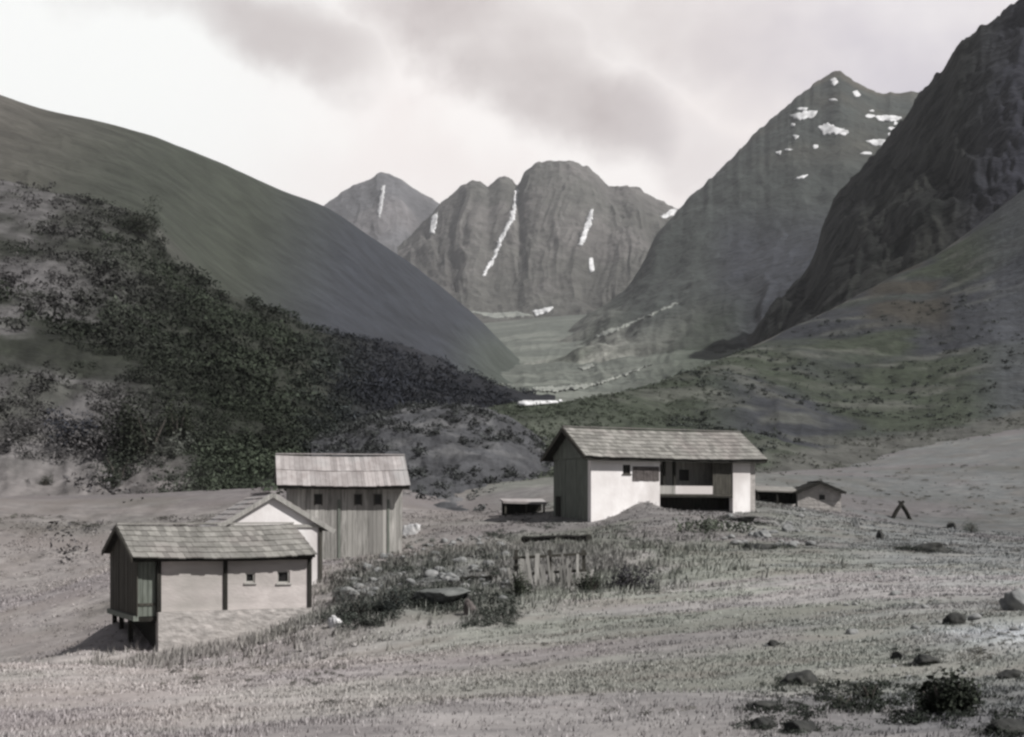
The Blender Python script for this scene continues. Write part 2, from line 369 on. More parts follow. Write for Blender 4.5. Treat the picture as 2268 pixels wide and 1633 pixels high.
# ------------------------------------------------------------------ slopes and mountains: sheets lofted over surveyed ridge and foot lines
class Sheet:
    def __init__(s, rails, px0, px1, nx, nt, amp, colf, mat_, name, label, cat, gully=0.0, gfreq=40.0, nscale=60.0, back=(1.25, -.35), seed=0, jag=0.0, foot=False, mul=1.0):
        px = np.linspace(px0, px1, nx); D = []; Z = []
        for r in rails:
            r = np.array(r, float); D.append(pchip(r[:, 0], r[:, 2], px)); Z.append(pchip(r[:, 0], r[:, 1], px))
        D.append(D[-1] * back[0]); Z.append(HY - ((HY - Z[-1]) * D[-1] * (1 + back[1]) / F - 2) / D[-1] / back[0] * F)
        if foot: Z[0] = HY - (ground_z((px - CX) / F * D[0], D[0]) - .6) / D[0] * F
        D = np.array(D); Z = np.array(Z); n = len(rails)
        tk = np.arange(n + 1); tt = np.r_[np.linspace(0, n - 1, nt), np.linspace(n - 1, n, 14)[1:]]
        s.nt = len(tt)
        G = np.zeros((s.nt, nx, 3))
        for i in range(nx):
            G[:, i, 1] = pchip(tk, D[:, i], tt); G[:, i, 2] = (HY - pchip(tk, Z[:, i], tt)) / F * G[:, i, 1]
        T = np.clip(tt / (n - 1), 0, 1)[:, None] * np.ones(nx)
        x = (px - CX)[None] / F * G[:, :, 1]
        nn = fbm(x / nscale, G[:, :, 1] / nscale, 6, seed + 50)
        env = np.sin(np.pi * np.clip(T, 0, 1)) ** .6
        wq = fbm(x / nscale, G[:, :, 2] / nscale, 4, seed + 70)
        g = ridged(px[None] / gfreq + .9 * wq + (T - .5) * .5, T * 3.5 + 3 + 1.2 * wq, 5, seed + 60) - .55
        dz = amp * nn * (env * .94 + .06) + gully * g * env + jag * fbm(px / 14.0, px * 0, 5, seed + 80)[None] * (T > .7) * smooth(.7, 1, T)
        G[:, :, 2] += dz
        G[:, :, 1] *= 1 + 0 * dz
        G[:, :, 0] = (px - CX)[None] / F * G[:, :, 1]
        s.G = G; s.T = T; s.px = px; s.nx = nx; s.g = g; s.n = nn
        s.PX = CX + G[:, :, 0] / G[:, :, 1] * F; s.PY = HY - G[:, :, 2] / G[:, :, 1] * F
        c = colf(s) * mul
        s.ob = np_mesh(name, G.reshape(-1, 3), grid_faces(s.nt, nx), mat_, c.reshape(-1, 3), smooth_=True)
        tag(s.ob, label, cat, kind='structure')
        s.front = int(nt)
    def bvh(s):
        if not hasattr(s, '_b'):
            s._b = BVHTree.FromPolygons([tuple(v) for v in s.G.reshape(-1, 3)], [tuple(int(i) for i in f) for f in grid_faces(s.nt, s.nx)])
        return s._b
    def hit(s, px, py):
        if getattr(s, 'others', None):
            hs = [o.hit(px, py) for o in s.others]; hs = [h for h in hs if h[0] is not None]
            return min(hs, key=lambda h: h[0][1]) if hs else (None, None)
        r = s.bvh().ray_cast(Vector((0, 0, 0)), Vector(W(px, py, 1.0)).normalized())
        return (np.array(r[0]), np.array(r[1])) if r[0] is not None else (None, None)
    def sample(s, k, r, tmax=1.0):
        j = r.random(k) * (s.nx - 1.001); i = r.random(k) * (s.front * tmax - 1.001)
        return s.bil(i, j)
    def bil(s, i, j):
        i0 = i.astype(int); j0 = j.astype(int); fi = (i - i0)[:, None]; fj = (j - j0)[:, None]
        return (s.G[i0, j0] * (1 - fi) + s.G[i0 + 1, j0] * fi) * (1 - fj) + (s.G[i0, j0 + 1] * (1 - fi) + s.G[i0 + 1, j0 + 1] * fi) * fj
def C(r, g, b): return np.array([r, g, b])
def lerp(a, b, t): return a * (1 - t[..., None]) + b * t[..., None]

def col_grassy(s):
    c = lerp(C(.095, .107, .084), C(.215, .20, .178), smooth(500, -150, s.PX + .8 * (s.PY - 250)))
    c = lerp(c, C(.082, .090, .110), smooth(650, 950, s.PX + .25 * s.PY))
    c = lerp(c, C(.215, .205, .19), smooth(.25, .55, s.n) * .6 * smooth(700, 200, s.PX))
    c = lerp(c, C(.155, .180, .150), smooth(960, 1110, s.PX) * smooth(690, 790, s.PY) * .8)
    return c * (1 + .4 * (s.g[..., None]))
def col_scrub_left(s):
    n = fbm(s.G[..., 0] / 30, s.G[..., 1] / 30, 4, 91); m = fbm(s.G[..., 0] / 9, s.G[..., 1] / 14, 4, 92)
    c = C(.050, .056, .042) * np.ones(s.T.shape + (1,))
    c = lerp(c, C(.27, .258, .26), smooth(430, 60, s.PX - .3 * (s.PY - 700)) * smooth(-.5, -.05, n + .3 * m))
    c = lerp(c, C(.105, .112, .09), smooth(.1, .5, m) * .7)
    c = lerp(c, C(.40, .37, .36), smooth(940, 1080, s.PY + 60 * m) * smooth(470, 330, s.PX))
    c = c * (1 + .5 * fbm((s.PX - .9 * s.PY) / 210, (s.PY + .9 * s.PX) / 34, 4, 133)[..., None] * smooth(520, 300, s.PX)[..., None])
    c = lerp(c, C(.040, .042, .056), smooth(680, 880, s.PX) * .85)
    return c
def col_scrub_right(s):
    n = fbm(s.G[..., 0] / 26, s.G[..., 1] / 26, 4, 93); m = fbm(s.G[..., 0] / 8, s.G[..., 1] / 5, 4, 94)
    c = C(.084, .101, .071) * np.ones(s.T.shape + (1,))
    c = lerp(c, C(.070, .075, .086), smooth(-.25, .25, n) * smooth(1500, 1700, s.PX))
    c = lerp(c, C(.20, .205, .18), smooth(.05, .5, m) * .7)
    c = lerp(c, C(.16, .175, .14), smooth(1420, 1280, s.PX) * smooth(905, 950, s.PY) * .8)
    c = lerp(c, C(.090, .082, .067), smooth(.0, .3, n) * smooth(120, 60, abs(s.PX - 2010)) * smooth(560, 600, s.PY) * smooth(760, 690, s.PY))
    c = lerp(c, C(.12, .128, .145), smooth(2120, 2240, s.PX) * .7)
    line = np.interp(s.PX, [1060, 1500, 1700, 1808, 1938, 2165, 2268, 3300], [1100, 1090, 1030, 992, 960, 934, 898, 600])
    c = lerp(c, C(.175, .176, .160), smooth(-8, 22, s.PY - line + 25 * m))
    return lerp(c, C(.30, .28, .26), smooth(.955, .975, s.T) * smooth(1600, 1760, s.PX) * smooth(2200, 2050, s.PX))
def col_mound(s):
    m = fbm(s.G[..., 0] / 3, s.G[..., 1] / 3, 4, 95)
    c = lerp(C(.11, .112, .12) * np.ones(s.T.shape + (1,)), C(.20, .20, .205), smooth(.0, .4, m))
    return lerp(c, C(.27, .27, .265), smooth(.85, .97, s.T))
def col_apron(s):
    n = fbm(s.G[..., 0] / 120, s.G[..., 1] / 60, 5, 96)
    c = lerp(C(.152, .166, .146) * np.ones(s.T.shape + (1,)), C(.23, .245, .215), smooth(.0, .45, n))
    c = lerp(c, C(.075, .092, .070), smooth(1380, 1560, s.PX + .3 * (s.PY - 800)) * .8)
    return c
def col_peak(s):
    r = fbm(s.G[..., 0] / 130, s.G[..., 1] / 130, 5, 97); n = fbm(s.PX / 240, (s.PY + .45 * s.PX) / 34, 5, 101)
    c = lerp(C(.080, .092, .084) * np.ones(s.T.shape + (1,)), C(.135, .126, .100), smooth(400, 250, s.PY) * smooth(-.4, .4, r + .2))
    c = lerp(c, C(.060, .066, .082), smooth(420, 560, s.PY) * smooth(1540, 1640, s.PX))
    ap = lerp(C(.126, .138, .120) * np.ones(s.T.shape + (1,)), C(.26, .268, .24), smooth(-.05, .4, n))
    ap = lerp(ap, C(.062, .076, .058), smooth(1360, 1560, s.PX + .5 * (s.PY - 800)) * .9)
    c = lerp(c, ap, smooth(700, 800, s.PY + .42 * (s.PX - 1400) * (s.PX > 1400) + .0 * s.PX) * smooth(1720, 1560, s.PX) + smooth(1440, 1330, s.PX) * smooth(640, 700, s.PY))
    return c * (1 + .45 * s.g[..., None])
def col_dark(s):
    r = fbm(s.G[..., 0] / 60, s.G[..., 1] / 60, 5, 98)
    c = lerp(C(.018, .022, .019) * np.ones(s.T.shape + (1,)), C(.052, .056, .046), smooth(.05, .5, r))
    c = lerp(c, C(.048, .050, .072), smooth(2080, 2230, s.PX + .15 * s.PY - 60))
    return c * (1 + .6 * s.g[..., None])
def col_far(s):
    r = fbm(s.G[..., 0] / 200, s.G[..., 1] / 200, 5, 99)
    return lerp(C(.150, .148, .135) * np.ones(s.T.shape + (1,)), C(.20, .19, .18), smooth(-.2, .4, r)) * (1 + .8 * s.g[..., None])
def col_far2(s):
    r = fbm(s.G[..., 0] / 200, s.G[..., 1] / 200, 5, 100)
    return lerp(C(.155, .155, .165) * np.ones(s.T.shape + (1,)), C(.21, .20, .205), smooth(-.2, .4, r)) * (1 + .8 * s.g[..., None])

S5 = Sheet([[(-900, 460, 280), (0, 480, 290), (300, 540, 300), (500, 720, 310), (720, 810, 350), (960, 866, 420), (1160, 895, 520), (1220, 900, 560)],
            [(-900, -140, 500), (-300, 90, 560), (0, 210, 600), (100, 243, 620), (200, 265, 640), (320, 297, 670), (420, 335, 700), (520, 375, 740), (620, 420, 790), (720, 458, 840), (820, 525, 900), (900, 580, 960), (1000, 655, 1050), (1060, 708, 1120), (1130, 775, 1220), (1220, 850, 1350)]],
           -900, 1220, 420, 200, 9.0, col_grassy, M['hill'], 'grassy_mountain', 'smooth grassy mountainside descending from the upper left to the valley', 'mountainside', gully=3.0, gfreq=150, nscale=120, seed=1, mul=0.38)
S4 = Sheet([[(-900, 1210, 60), (0, 1190, 74), (300, 1175, 78), (420, 1160, 80), (620, 1110, 90), (760, 1030, 110), (900, 975, 150), (1000, 935, 190), (1150, 905, 240), (1230, 900, 260)],
            [(-900, 800, 140), (0, 800, 155), (300, 800, 165), (500, 850, 168), (640, 880, 185), (760, 890, 205), (960, 870, 275), (1150, 887, 320), (1230, 892, 330)],
            [(-900, 330, 280), (0, 398, 295), (100, 425, 290), (220, 450, 288), (300, 475, 286), (400, 590, 270), (500, 650, 270), (640, 700, 282), (720, 738, 300), (850, 758, 330), (960, 798, 362), (1060, 848, 390), (1160, 876, 410), (1230, 888, 420)]],
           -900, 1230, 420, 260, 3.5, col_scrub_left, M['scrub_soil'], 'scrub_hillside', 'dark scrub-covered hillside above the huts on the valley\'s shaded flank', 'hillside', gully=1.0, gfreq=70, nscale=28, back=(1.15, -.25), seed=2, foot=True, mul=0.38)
S3 = Sheet([[(1060, 1010, 96), (1200, 1040, 93), (1400, 1050, 93), (1700, 1050, 103), (1900, 1030, 120), (2100, 985, 138), (2268, 930, 150), (2700, 850, 170), (3300, 800, 180)],
            [(1060, 915, 150), (1150, 896, 150), (1240, 893, 155), (1300, 882, 160), (1450, 857, 185), (1600, 795, 220), (1700, 752, 250), (1800, 706, 275), (1900, 655, 300), (2000, 603, 320), (2060, 573, 330), (2150, 510, 340), (2268, 420, 350), (2700, 150, 360), (3300, -50, 380)]],
           1060, 3300, 420, 220, 2.2, col_scrub_right, M['scrub_soil'], 'scrub_fan', 'grey-green scrubby debris slope with a pale upper edge behind the big house', 'slope', gully=.6, gfreq=80, nscale=22, back=(1.3, -.1), seed=3, foot=True, mul=0.43)
S2 = Sheet([[(690, 1130, 98), (800, 1140, 90), (900, 1150, 86), (1000, 1155, 84), (1100, 1150, 86), (1260, 1110, 94)],
            [(690, 1000, 112), (760, 975, 114), (850, 935, 114), (970, 915, 114), (1100, 935, 114), (1180, 975, 114), (1260, 1050, 115)],
            [(690, 985, 125), (760, 962, 122), (800, 942, 120), (850, 920, 120), (910, 906, 120), (970, 900, 120), (1040, 906, 120), (1100, 920, 122), (1180, 962, 125), (1260, 1040, 128)]],
           690, 1260, 300, 200, 1.0, col_mound, M['scrub_soil'], 'stony_knoll', 'rounded stony grey knoll rising behind the board hut', 'knoll', gully=.12, gfreq=50, nscale=3.0, back=(1.15, -.6), seed=4, foot=True, mul=0.52)
S10 = Sheet([[(1560, 950, 500), (1700, 800, 460), (2060, 650, 430), (2268, 540, 430), (2700, 350, 430), (3400, 250, 430)],
             [(1560, 900, 1050), (1640, 790, 1000), (1690, 705, 960), (1750, 640, 930), (1800, 570, 900), (1830, 480, 880), (1900, 388, 850), (1980, 292, 820), (2040, 215, 800), (2090, 160, 790), (2120, 110, 780), (2170, 60, 770), (2235, 15, 760), (2268, -5, 750), (2500, -200, 720), (3400, -500, 700)]],
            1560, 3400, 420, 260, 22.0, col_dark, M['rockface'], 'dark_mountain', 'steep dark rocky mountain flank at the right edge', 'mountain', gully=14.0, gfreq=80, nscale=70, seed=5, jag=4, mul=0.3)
S9 = Sheet([[(1100, 905, 520), (1250, 895, 500), (1400, 885, 470), (1600, 880, 480), (1800, 860, 520), (2000, 800, 600), (2800, 800, 600)],
            [(1100, 868, 900), (1250, 828, 950), (1350, 788, 1000), (1450, 752, 1020), (1550, 735, 1000), (1650, 730, 960), (1800, 700, 960), (2000, 640, 1000), (2800, 640, 1000)],
            [(1100, 845, 1500), (1250, 762, 1600), (1350, 705, 1650), (1450, 655, 1650), (1550, 630, 1600), (1650, 600, 1560), (1800, 540, 1560), (2000, 480, 1600), (2800, 520, 1600)],
            [(1100, 830, 1900), (1200, 770, 1880), (1300, 706, 1860), (1390, 640, 1850), (1430, 575, 1870), (1455, 520, 1900), (1500, 466, 1950), (1560, 408, 2000), (1640, 330, 2050), (1700, 270, 2100), (1780, 204, 2150), (1830, 166, 2200), (1850, 157, 2200), (1872, 166, 2200), (1900, 184, 2200), (1960, 207, 2200), (2035, 205, 2200), (2100, 235, 2200), (2268, 262, 2200), (2800, 350, 2200)]],
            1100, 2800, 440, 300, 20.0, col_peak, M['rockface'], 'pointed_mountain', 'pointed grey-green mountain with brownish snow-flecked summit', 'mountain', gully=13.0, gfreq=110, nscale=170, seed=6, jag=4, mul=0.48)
S6 = Sheet([[(860, 940, 300), (1100, 910, 330), (1200, 897, 350), (1300, 890, 380), (1450, 880, 400), (1600, 870, 450), (1800, 860, 450)],
            [(860, 850, 800), (1080, 822, 900), (1300, 815, 850), (1450, 800, 800), (1600, 800, 800), (1800, 800, 800)],
            [(860, 730, 2500), (1080, 715, 2400), (1200, 704, 2300), (1350, 692, 2200), (1500, 665, 2000), (1600, 700, 1900), (1800, 720, 1900)]],
           860, 1800, 260, 240, 6.0, col_apron, M['hill'], 'valley_floor', 'pale green valley head of grassy fans below the far peaks', 'valley', gully=5.0, gfreq=90, nscale=150, back=(1.1, -.3), seed=7, mul=0.7)
S8 = Sheet([[(880, 735, 2500), (1100, 725, 2450), (1350, 712, 2350), (1500, 690, 2300), (1700, 690, 2300)],
            [(880, 545, 3450), (960, 470, 3400), (985, 443, 3400), (1015, 420, 3400), (1045, 400, 3400), (1062, 402, 3400), (1080, 413, 3400), (1110, 393, 3400), (1130, 398, 3400), (1147, 411, 3390), (1162, 385, 3370), (1182, 368, 3350), (1210, 361, 3350), (1250, 362, 3350), (1285, 369, 3350), (1310, 380, 3350), (1332, 396, 3350), (1350, 411, 3350), (1400, 413, 3350), (1460, 446, 3350), (1500, 464, 3350), (1560, 480, 3350), (1700, 500, 3350)]],
           880, 1700, 320, 200, 24.0, col_far, M['rockface'], 'far_massif', 'broad far rock massif with snow gullies closing the valley', 'mountain', gully=38.0, gfreq=70, nscale=260, back=(1.2, -.4), seed=8, jag=7, mul=0.49)
S7 = Sheet([[(600, 740, 3200), (1100, 740, 3200)],
            [(600, 520, 4200), (720, 457, 4200), (780, 418, 4200), (820, 400, 4200), (848, 388, 4200), (875, 395, 4200), (900, 408, 4200), (940, 435, 4200), (965, 447, 4200), (1000, 470, 4200), (1100, 540, 4200)]],
           600, 1100, 220, 160, 30.0, col_far2, M['rockface'], 'far_summit', 'lilac-grey far summit with one snow streak behind the grassy mountainside', 'mountain', gully=34.0, gfreq=60, nscale=260, back=(1.2, -.4), seed=9, jag=4, mul=0.54)

# ------------------------------------------------------------------ snow and scree lying on the slopes
def patch(sheet, poly, name, mt, th, parent=None, rough=.5, step=3.0, seed=0):
    """a lens of snow or scree laid over a slope: outline in survey coordinates, ragged edge, real thickness"""
    poly = np.array(poly, float); r = np.random.default_rng(seed)
    pts = []
    for a, b in zip(poly, np.roll(poly, -1, 0)):
        k = max(2, int(np.linalg.norm(b - a) / step)); pts += [a + (b - a) * i / k for i in range(k)]
    pts = np.array(pts); c = pts.mean(0)
    width = min(np.ptp(poly[:, 0]), np.ptp(poly[:, 1])); pts = pts + r.normal(0, rough * min(width * .12, 3.0), pts.shape)
    x0, y0 = pts.min(0); x1, y1 = pts.max(0)
    nxg = max(5, int((x1 - x0) / step) + 2); nyg = max(5, int((y1 - y0) / step) + 2)
    def inside(q):
        n = 0; px, py = q
        for a, b in zip(pts, np.roll(pts, -1, 0)):
            if (a[1] > py) != (b[1] > py) and px < (b[0] - a[0]) * (py - a[1]) / (b[1] - a[1]) + a[0]: n ^= 1
        return n
    from mathutils.geometry import delaunay_2d_cdt
    inner = [Vector((x, y)) for x in np.linspace(x0, x1, nxg) for y in np.linspace(y0, y1, nyg) if inside((x, y))]
    vs = [Vector(p) for p in pts] + inner; nb = len(pts)
    ov, oe, of, *_ = delaunay_2d_cdt(vs, [], [list(range(nb))], 1, 1e-4)
    P3 = []; ok = []
    for q in ov:
        h, nrm = sheet.hit(q[0], q[1])
        if h is None: P3.append(np.zeros(3)); ok.append(False); continue
        d = min(np.linalg.norm(pts - np.array(q), axis=1)); up = th * (1 if d > .6 else .25)
        P3.append(h + np.array([0, -up * .8, up * .6])); ok.append(True)
    faces = [f for f in of if all(ok[i] for i in f)]
    if not faces: return None
    me = bpy.data.meshes.new(name); me.from_pydata([tuple(p) for p in P3], [], [tuple(f) for f in faces]); me.update(); me.materials.append(mt)
    me.polygons.foreach_set('use_smooth', np.ones(len(me.polygons), bool))
    o = bpy.data.objects.new(name, me); col.objects.link(o)
    sm = o.modifiers.new('thickness', 'SOLIDIFY'); sm.thickness = th * .9; sm.offset = -1
    if parent: o.parent = parent
    return o
for k, pl in enumerate([
    [(1142, 418), (1149, 421), (1144, 460), (1137, 490), (1121, 515), (1109, 545), (1101, 566), (1088, 590), (1074, 610), (1068, 610), (1082, 586), (1096, 560), (1105, 532), (1120, 502), (1132, 480), (1137, 450)],
    [(1306, 468), (1314, 462), (1312, 490), (1300, 520), (1290, 546), (1281, 542), (1292, 510)],
    [(1304, 575), (1312, 572), (1316, 600), (1306, 606)],
    [(958, 480), (970, 470), (966, 500), (962, 520), (952, 515)],
    [(1178, 690), (1200, 684), (1226, 682), (1216, 692), (1188, 700)],
    [(1462, 480), (1490, 464), (1502, 463), (1496, 474), (1472, 487)]]):
    patch(S8, pl, 'snow_patch', M['snow'], 1.0, S8.ob, seed=k)
patch(S7, [(845, 412), (854, 412), (850, 440), (845, 470), (840, 486), (837, 470), (842, 440)], 'snow_patch', M['snow'], 1.2, S7.ob, seed=20)
for k, pl in enumerate([
    [(1748, 255), (1780, 248), (1812, 246), (1800, 262), (1770, 268)],
    [(1812, 282), (1830, 274), (1850, 282), (1880, 292), (1872, 302), (1846, 296), (1824, 300)],
    [(1755, 300), (1770, 302), (1762, 310)],
    [(1838, 178), (1848, 172), (1856, 184), (1846, 192)],
    [(1935, 258), (1975, 256), (1998, 262), (1980, 270), (1945, 268)],
    [(1918, 312), (1950, 310), (1978, 318), (1950, 326), (1930, 322)],
    [(1888, 205), (1898, 200), (1906, 214), (1894, 216)],
    [(1758, 398), (1776, 390), (1790, 388), (1780, 396)],
    [(1716, 338), (1730, 334), (1728, 346)]]):
    patch(S9, pl, 'snow_patch', M['snow'], .7, S9.ob, seed=30 + k)
_rd = random.Random(12)
for k in range(16):
    cx_, cy_ = _rd.uniform(1730, 1990), _rd.uniform(195, 345)
    if cy_ < 165 + abs(cx_ - 1850) * .72 + 12 or cx_ > 2300 - 1.05 * cy_ + 30: continue
    rw, rh = _rd.uniform(4, 15), _rd.uniform(2, 5); nv = 9
    patch(S9, [(cx_ + rw * math.cos(6.283 * i / nv) * _rd.uniform(.6, 1.2), cy_ + rh * math.sin(6.283 * i / nv) * _rd.uniform(.6, 1.2)) for i in range(nv)], 'snow_patch', M['snow'], .5, S9.ob, rough=.1, seed=200 + k)
class Slopes: hit = Sheet.hit
SL = Slopes(); SL.others = [S6, S9, S8]; SL.ob = S9.ob
for k, (pl, sh) in enumerate([
    ([(1318, 745), (1350, 731), (1400, 713), (1450, 692), (1490, 673), (1512, 668), (1482, 682), (1420, 709), (1370, 731), (1330, 748)], SL),
    ([(1170, 866), (1230, 869), (1300, 860), (1380, 835), (1450, 806), (1400, 822), (1320, 850), (1250, 859), (1190, 858)], SL),
    ([(1280, 816), (1310, 806), (1318, 812), (1290, 822)], SL),
    ([(1040, 690), (1090, 706), (1180, 700), (1150, 690), (1090, 694)], S8)]):
    patch(sh, pl, 'scree_streak', M['scree'], .35, sh.ob, seed=50 + k)
sp = patch(S3, [(1148, 897), (1165, 891), (1200, 888), (1240, 886), (1256, 888), (1230, 895), (1190, 899), (1152, 902)], 'snow_patch', M['snow'], .22, rough=0, seed=70)
if sp: tag(sp, 'bright white snow patch on the valley floor above the stony knoll', 'snow patch')

# ------------------------------------------------------------------ vegetation
def leaf_quads(cen, rad, per, size, r, tint, flat=.75):
    """cen (k,3) shrub bases, rad (k,), per leaves each; returns verts, quads, colours"""
    k = len(cen); idx = np.repeat(np.arange(k), per); n = len(idx)
    # a few lobes per shrub, leaves spread through each lobe's volume
    nl = 5; lob = r.normal(0, .42, (k, nl, 3)); lob[:, :, 2] = abs(lob[:, :, 2]) * .7 + .25
    li = r.integers(0, nl, n); u = r.normal(0, 1, (n, 3)); u /= np.linalg.norm(u, axis=1, keepdims=True)
    off = lob[idx, li] + u * (.48 * r.random((n, 1)) ** .4)
    off[:, 2] = np.maximum(off[:, 2], .02) * flat
    p = cen[idx] + off * rad[idx][:, None]
    nrm = u * .7 + r.normal(0, .5, (n, 3)) + [0, 0, .35]; nrm /= np.linalg.norm(nrm, axis=1, keepdims=True)
    a = np.cross(nrm, r.normal(0, 1, (n, 3))); a /= np.linalg.norm(a, axis=1, keepdims=True); b = np.cross(nrm, a)
    sz = (size * rad[idx] * (.6 + .8 * r.random(n)))[:, None]
    v = np.stack([p - a * sz * .7, p - b * sz * .35 + a * .1 * sz, p + a * sz * .7, p + b * sz * .35], 1).reshape(-1, 3)
    c = np.repeat(tint[idx] * (.75 + .5 * r.random((n, 1))), 4, 0)
    return v, np.arange(4 * n).reshape(-1, 4), c
def scatter(sheet, name, label, cat, count, rad, per, size, dens, tintf, seed, tmax=1.0):
    r = np.random.default_rng(seed); p = sheet.sample(count, r, tmax)
    keep = r.random(count) < dens(p, CX + p[:, 0] / p[:, 1] * F, HY - p[:, 2] / p[:, 1] * F); p = p[keep]
    R_ = rad[0] + (rad[1] - rad[0]) * r.random(len(p)) ** 2; p[:, 2] -= .1 * R_
    v, f, c = leaf_quads(p, R_, per, size, r, tintf(p, r))
    return tag(np_mesh(name, v, f, M['leaf'], c), label, cat, kind='stuff')
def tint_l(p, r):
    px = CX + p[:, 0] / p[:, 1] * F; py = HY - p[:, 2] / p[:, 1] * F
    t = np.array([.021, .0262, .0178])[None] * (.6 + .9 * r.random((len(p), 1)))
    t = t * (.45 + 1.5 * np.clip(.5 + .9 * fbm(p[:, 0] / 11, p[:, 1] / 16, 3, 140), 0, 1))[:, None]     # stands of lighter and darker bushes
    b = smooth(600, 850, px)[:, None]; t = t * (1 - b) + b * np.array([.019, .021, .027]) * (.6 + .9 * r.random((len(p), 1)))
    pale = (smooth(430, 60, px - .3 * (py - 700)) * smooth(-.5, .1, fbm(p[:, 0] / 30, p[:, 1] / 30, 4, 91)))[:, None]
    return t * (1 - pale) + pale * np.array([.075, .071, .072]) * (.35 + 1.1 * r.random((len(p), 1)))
def dens_l(p, px, py):
    n = fbm(p[:, 0] / 22, p[:, 1] / 30, 4, 120)
    top = np.interp(px, [-900, 0, 100, 300, 400, 500, 640, 720, 850, 960, 1060, 1160, 1230], [330, 398, 425, 475, 590, 650, 700, 738, 758, 798, 848, 876, 888])
    core = smooth(-.35, .15, n - .05 + .6 * smooth(60, 380, px + .25 * (700 - py)))
    bare = np.maximum(smooth(985, 1055, py) * smooth(430, 330, px), smooth(1095, 1125, py) * smooth(640, 600, px))
    core = np.maximum(core, .25) * (1 - .55 * smooth(300, 60, px) * smooth(480, 560, py))
    return core * (1 - .93 * bare) * smooth(-30, 60, py - top) * smooth(1200, 1100, px) * np.where(px < -500, 0, 1)
def near_(p, px, py): return dens_l(p, px, py) * (p[:, 1] < 165)
def far_(p, px, py): return dens_l(p, px, py) * (p[:, 1] >= 165)
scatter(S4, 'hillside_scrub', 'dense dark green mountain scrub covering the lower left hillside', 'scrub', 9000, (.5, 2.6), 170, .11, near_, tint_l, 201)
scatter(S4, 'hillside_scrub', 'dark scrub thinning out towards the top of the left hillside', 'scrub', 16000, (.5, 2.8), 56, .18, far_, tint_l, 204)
def tint_r(p, r): return np.array([.047, .053, .048])[None] * (.6 + .9 * r.random((len(p), 1)))
def dens_r(p, px, py):
    n = fbm(p[:, 0] / 16, p[:, 1] / 16, 4, 121)
    return smooth(-.35, .35, n) * np.where(px > 2700, 0, .8 * smooth(1440, 1620, px)) * smooth(880, 930, py + .25 * (px - 1100)) * smooth(0, -25, py - np.interp(px, [1060, 1500, 1700, 1808, 1938, 2165, 2268, 3300], [1100, 1090, 1030, 992, 960, 934, 898, 600]))
scatter(S3, 'fan_scrub', 'low grey-green bushes dotting the slope behind the big house', 'scrub', 9000, (.2, .9), 45, .26, dens_r, tint_r, 202)
def dens_h(p, px, py): return smooth(-.4, .2, fbm(p[:, 0] / 5, p[:, 1] / 5, 3, 125)) * smooth(1750, 1450, px) * smooth(1075, 1090, px) * smooth(872, 900, py + .3 * (px - 1250) * (px > 1250))
scatter(S3, 'slope_herbs', 'rough tussocks on the green slope directly behind the biggest house', 'tussock', 16000, (.12, .5), 26, .30, dens_h, lambda p, r: np.array([.060, .070, .052])[None] * (.55 + 1.0 * r.random((len(p), 1))), 205, tmax=.98)
def dens_p(p, px, py): return smooth(-.3, .3, fbm(p[:, 0] / 6, p[:, 1] / 3, 3, 126)) * smooth(-30, 5, py - np.interp(px, [1060, 1500, 1700, 1808, 1938, 2165, 2268, 3300], [1100, 1090, 1030, 992, 960, 934, 898, 600])) * smooth(1600, 1700, px) * (px < 2600)
scatter(S3, 'pasture_tussocks', 'low tussocks and stones roughening the pasture right of the biggest house', 'tussock', 16000, (.12, .5), 22, .30, dens_p, lambda p, r: np.array([.075, .078, .066])[None] * (.5 + 1.2 * r.random((len(p), 1))), 206, tmax=.5)
def dens_k(p, px, py): return smooth(-.1, .5, fbm(p[:, 0] / 4, p[:, 1] / 4, 3, 122)) * .6
scatter(S2, 'knoll_scrub', 'sparse low bushes and herbs on the stony knoll', 'scrub', 4200, (.15, .9), 55, .22, dens_k, lambda p, r: np.array([.045, .048, .047])[None] * (.5 + 1.2 * r.random((len(p), 1))), 203)

def shrub(pos, w, h, label, tint=(.036, .042, .030), seed=0, per=420, group='dark shrubs'):
    r = np.random.default_rng(900 + seed); o = empty('shrub', pos, r.random() * 6, label, 'shrub', group)
    sz = float(np.clip(.014 + .034 * max(w, h), .022, .20)); n = int(min(7000, max(per, 5.0 * w * h / sz ** 2)))
    lb = np.c_[r.uniform(-.75, .75, 5), r.uniform(-.5, .5, 5), 0 * np.arange(5)]; lb[0] = 0
    v, f, c = leaf_quads(lb, r.uniform(.45, .95, 5), n // 5 + 1, sz / max(w, h) * 2.6, r, np.array([tint]) * r.uniform(.7, 1.3, (5, 1)))
    q = v.reshape(-1, 4, 3); ce = q.mean(1, keepdims=True); q = (q - ce) * max(w, h) * .5
    a_ = np.percentile(abs(ce[..., 0]), 96); t = np.percentile(ce[..., 2], 98)
    v = (q + (ce - [0, 0, .05]) * [w / 2 / a_, w / 2 / a_, h / t]).reshape(-1, 3)
    np_mesh('foliage', v, f, M['leaf'], c, o)
    m = MB()
    for k in range(5):
        a = r.random() * 6.28; q = Vector((math.cos(a) * w * .25, math.sin(a) * w * .25, h * (.5 + .3 * r.random())))
        m.tube([(0, 0, -.15), q * .5 + Vector((0, 0, h * .08)), q], [.03 * h + .01, .02 * h + .006, .008], 5)
    m.build('stem', M['bark'], o)
    return o
ROCKS = []
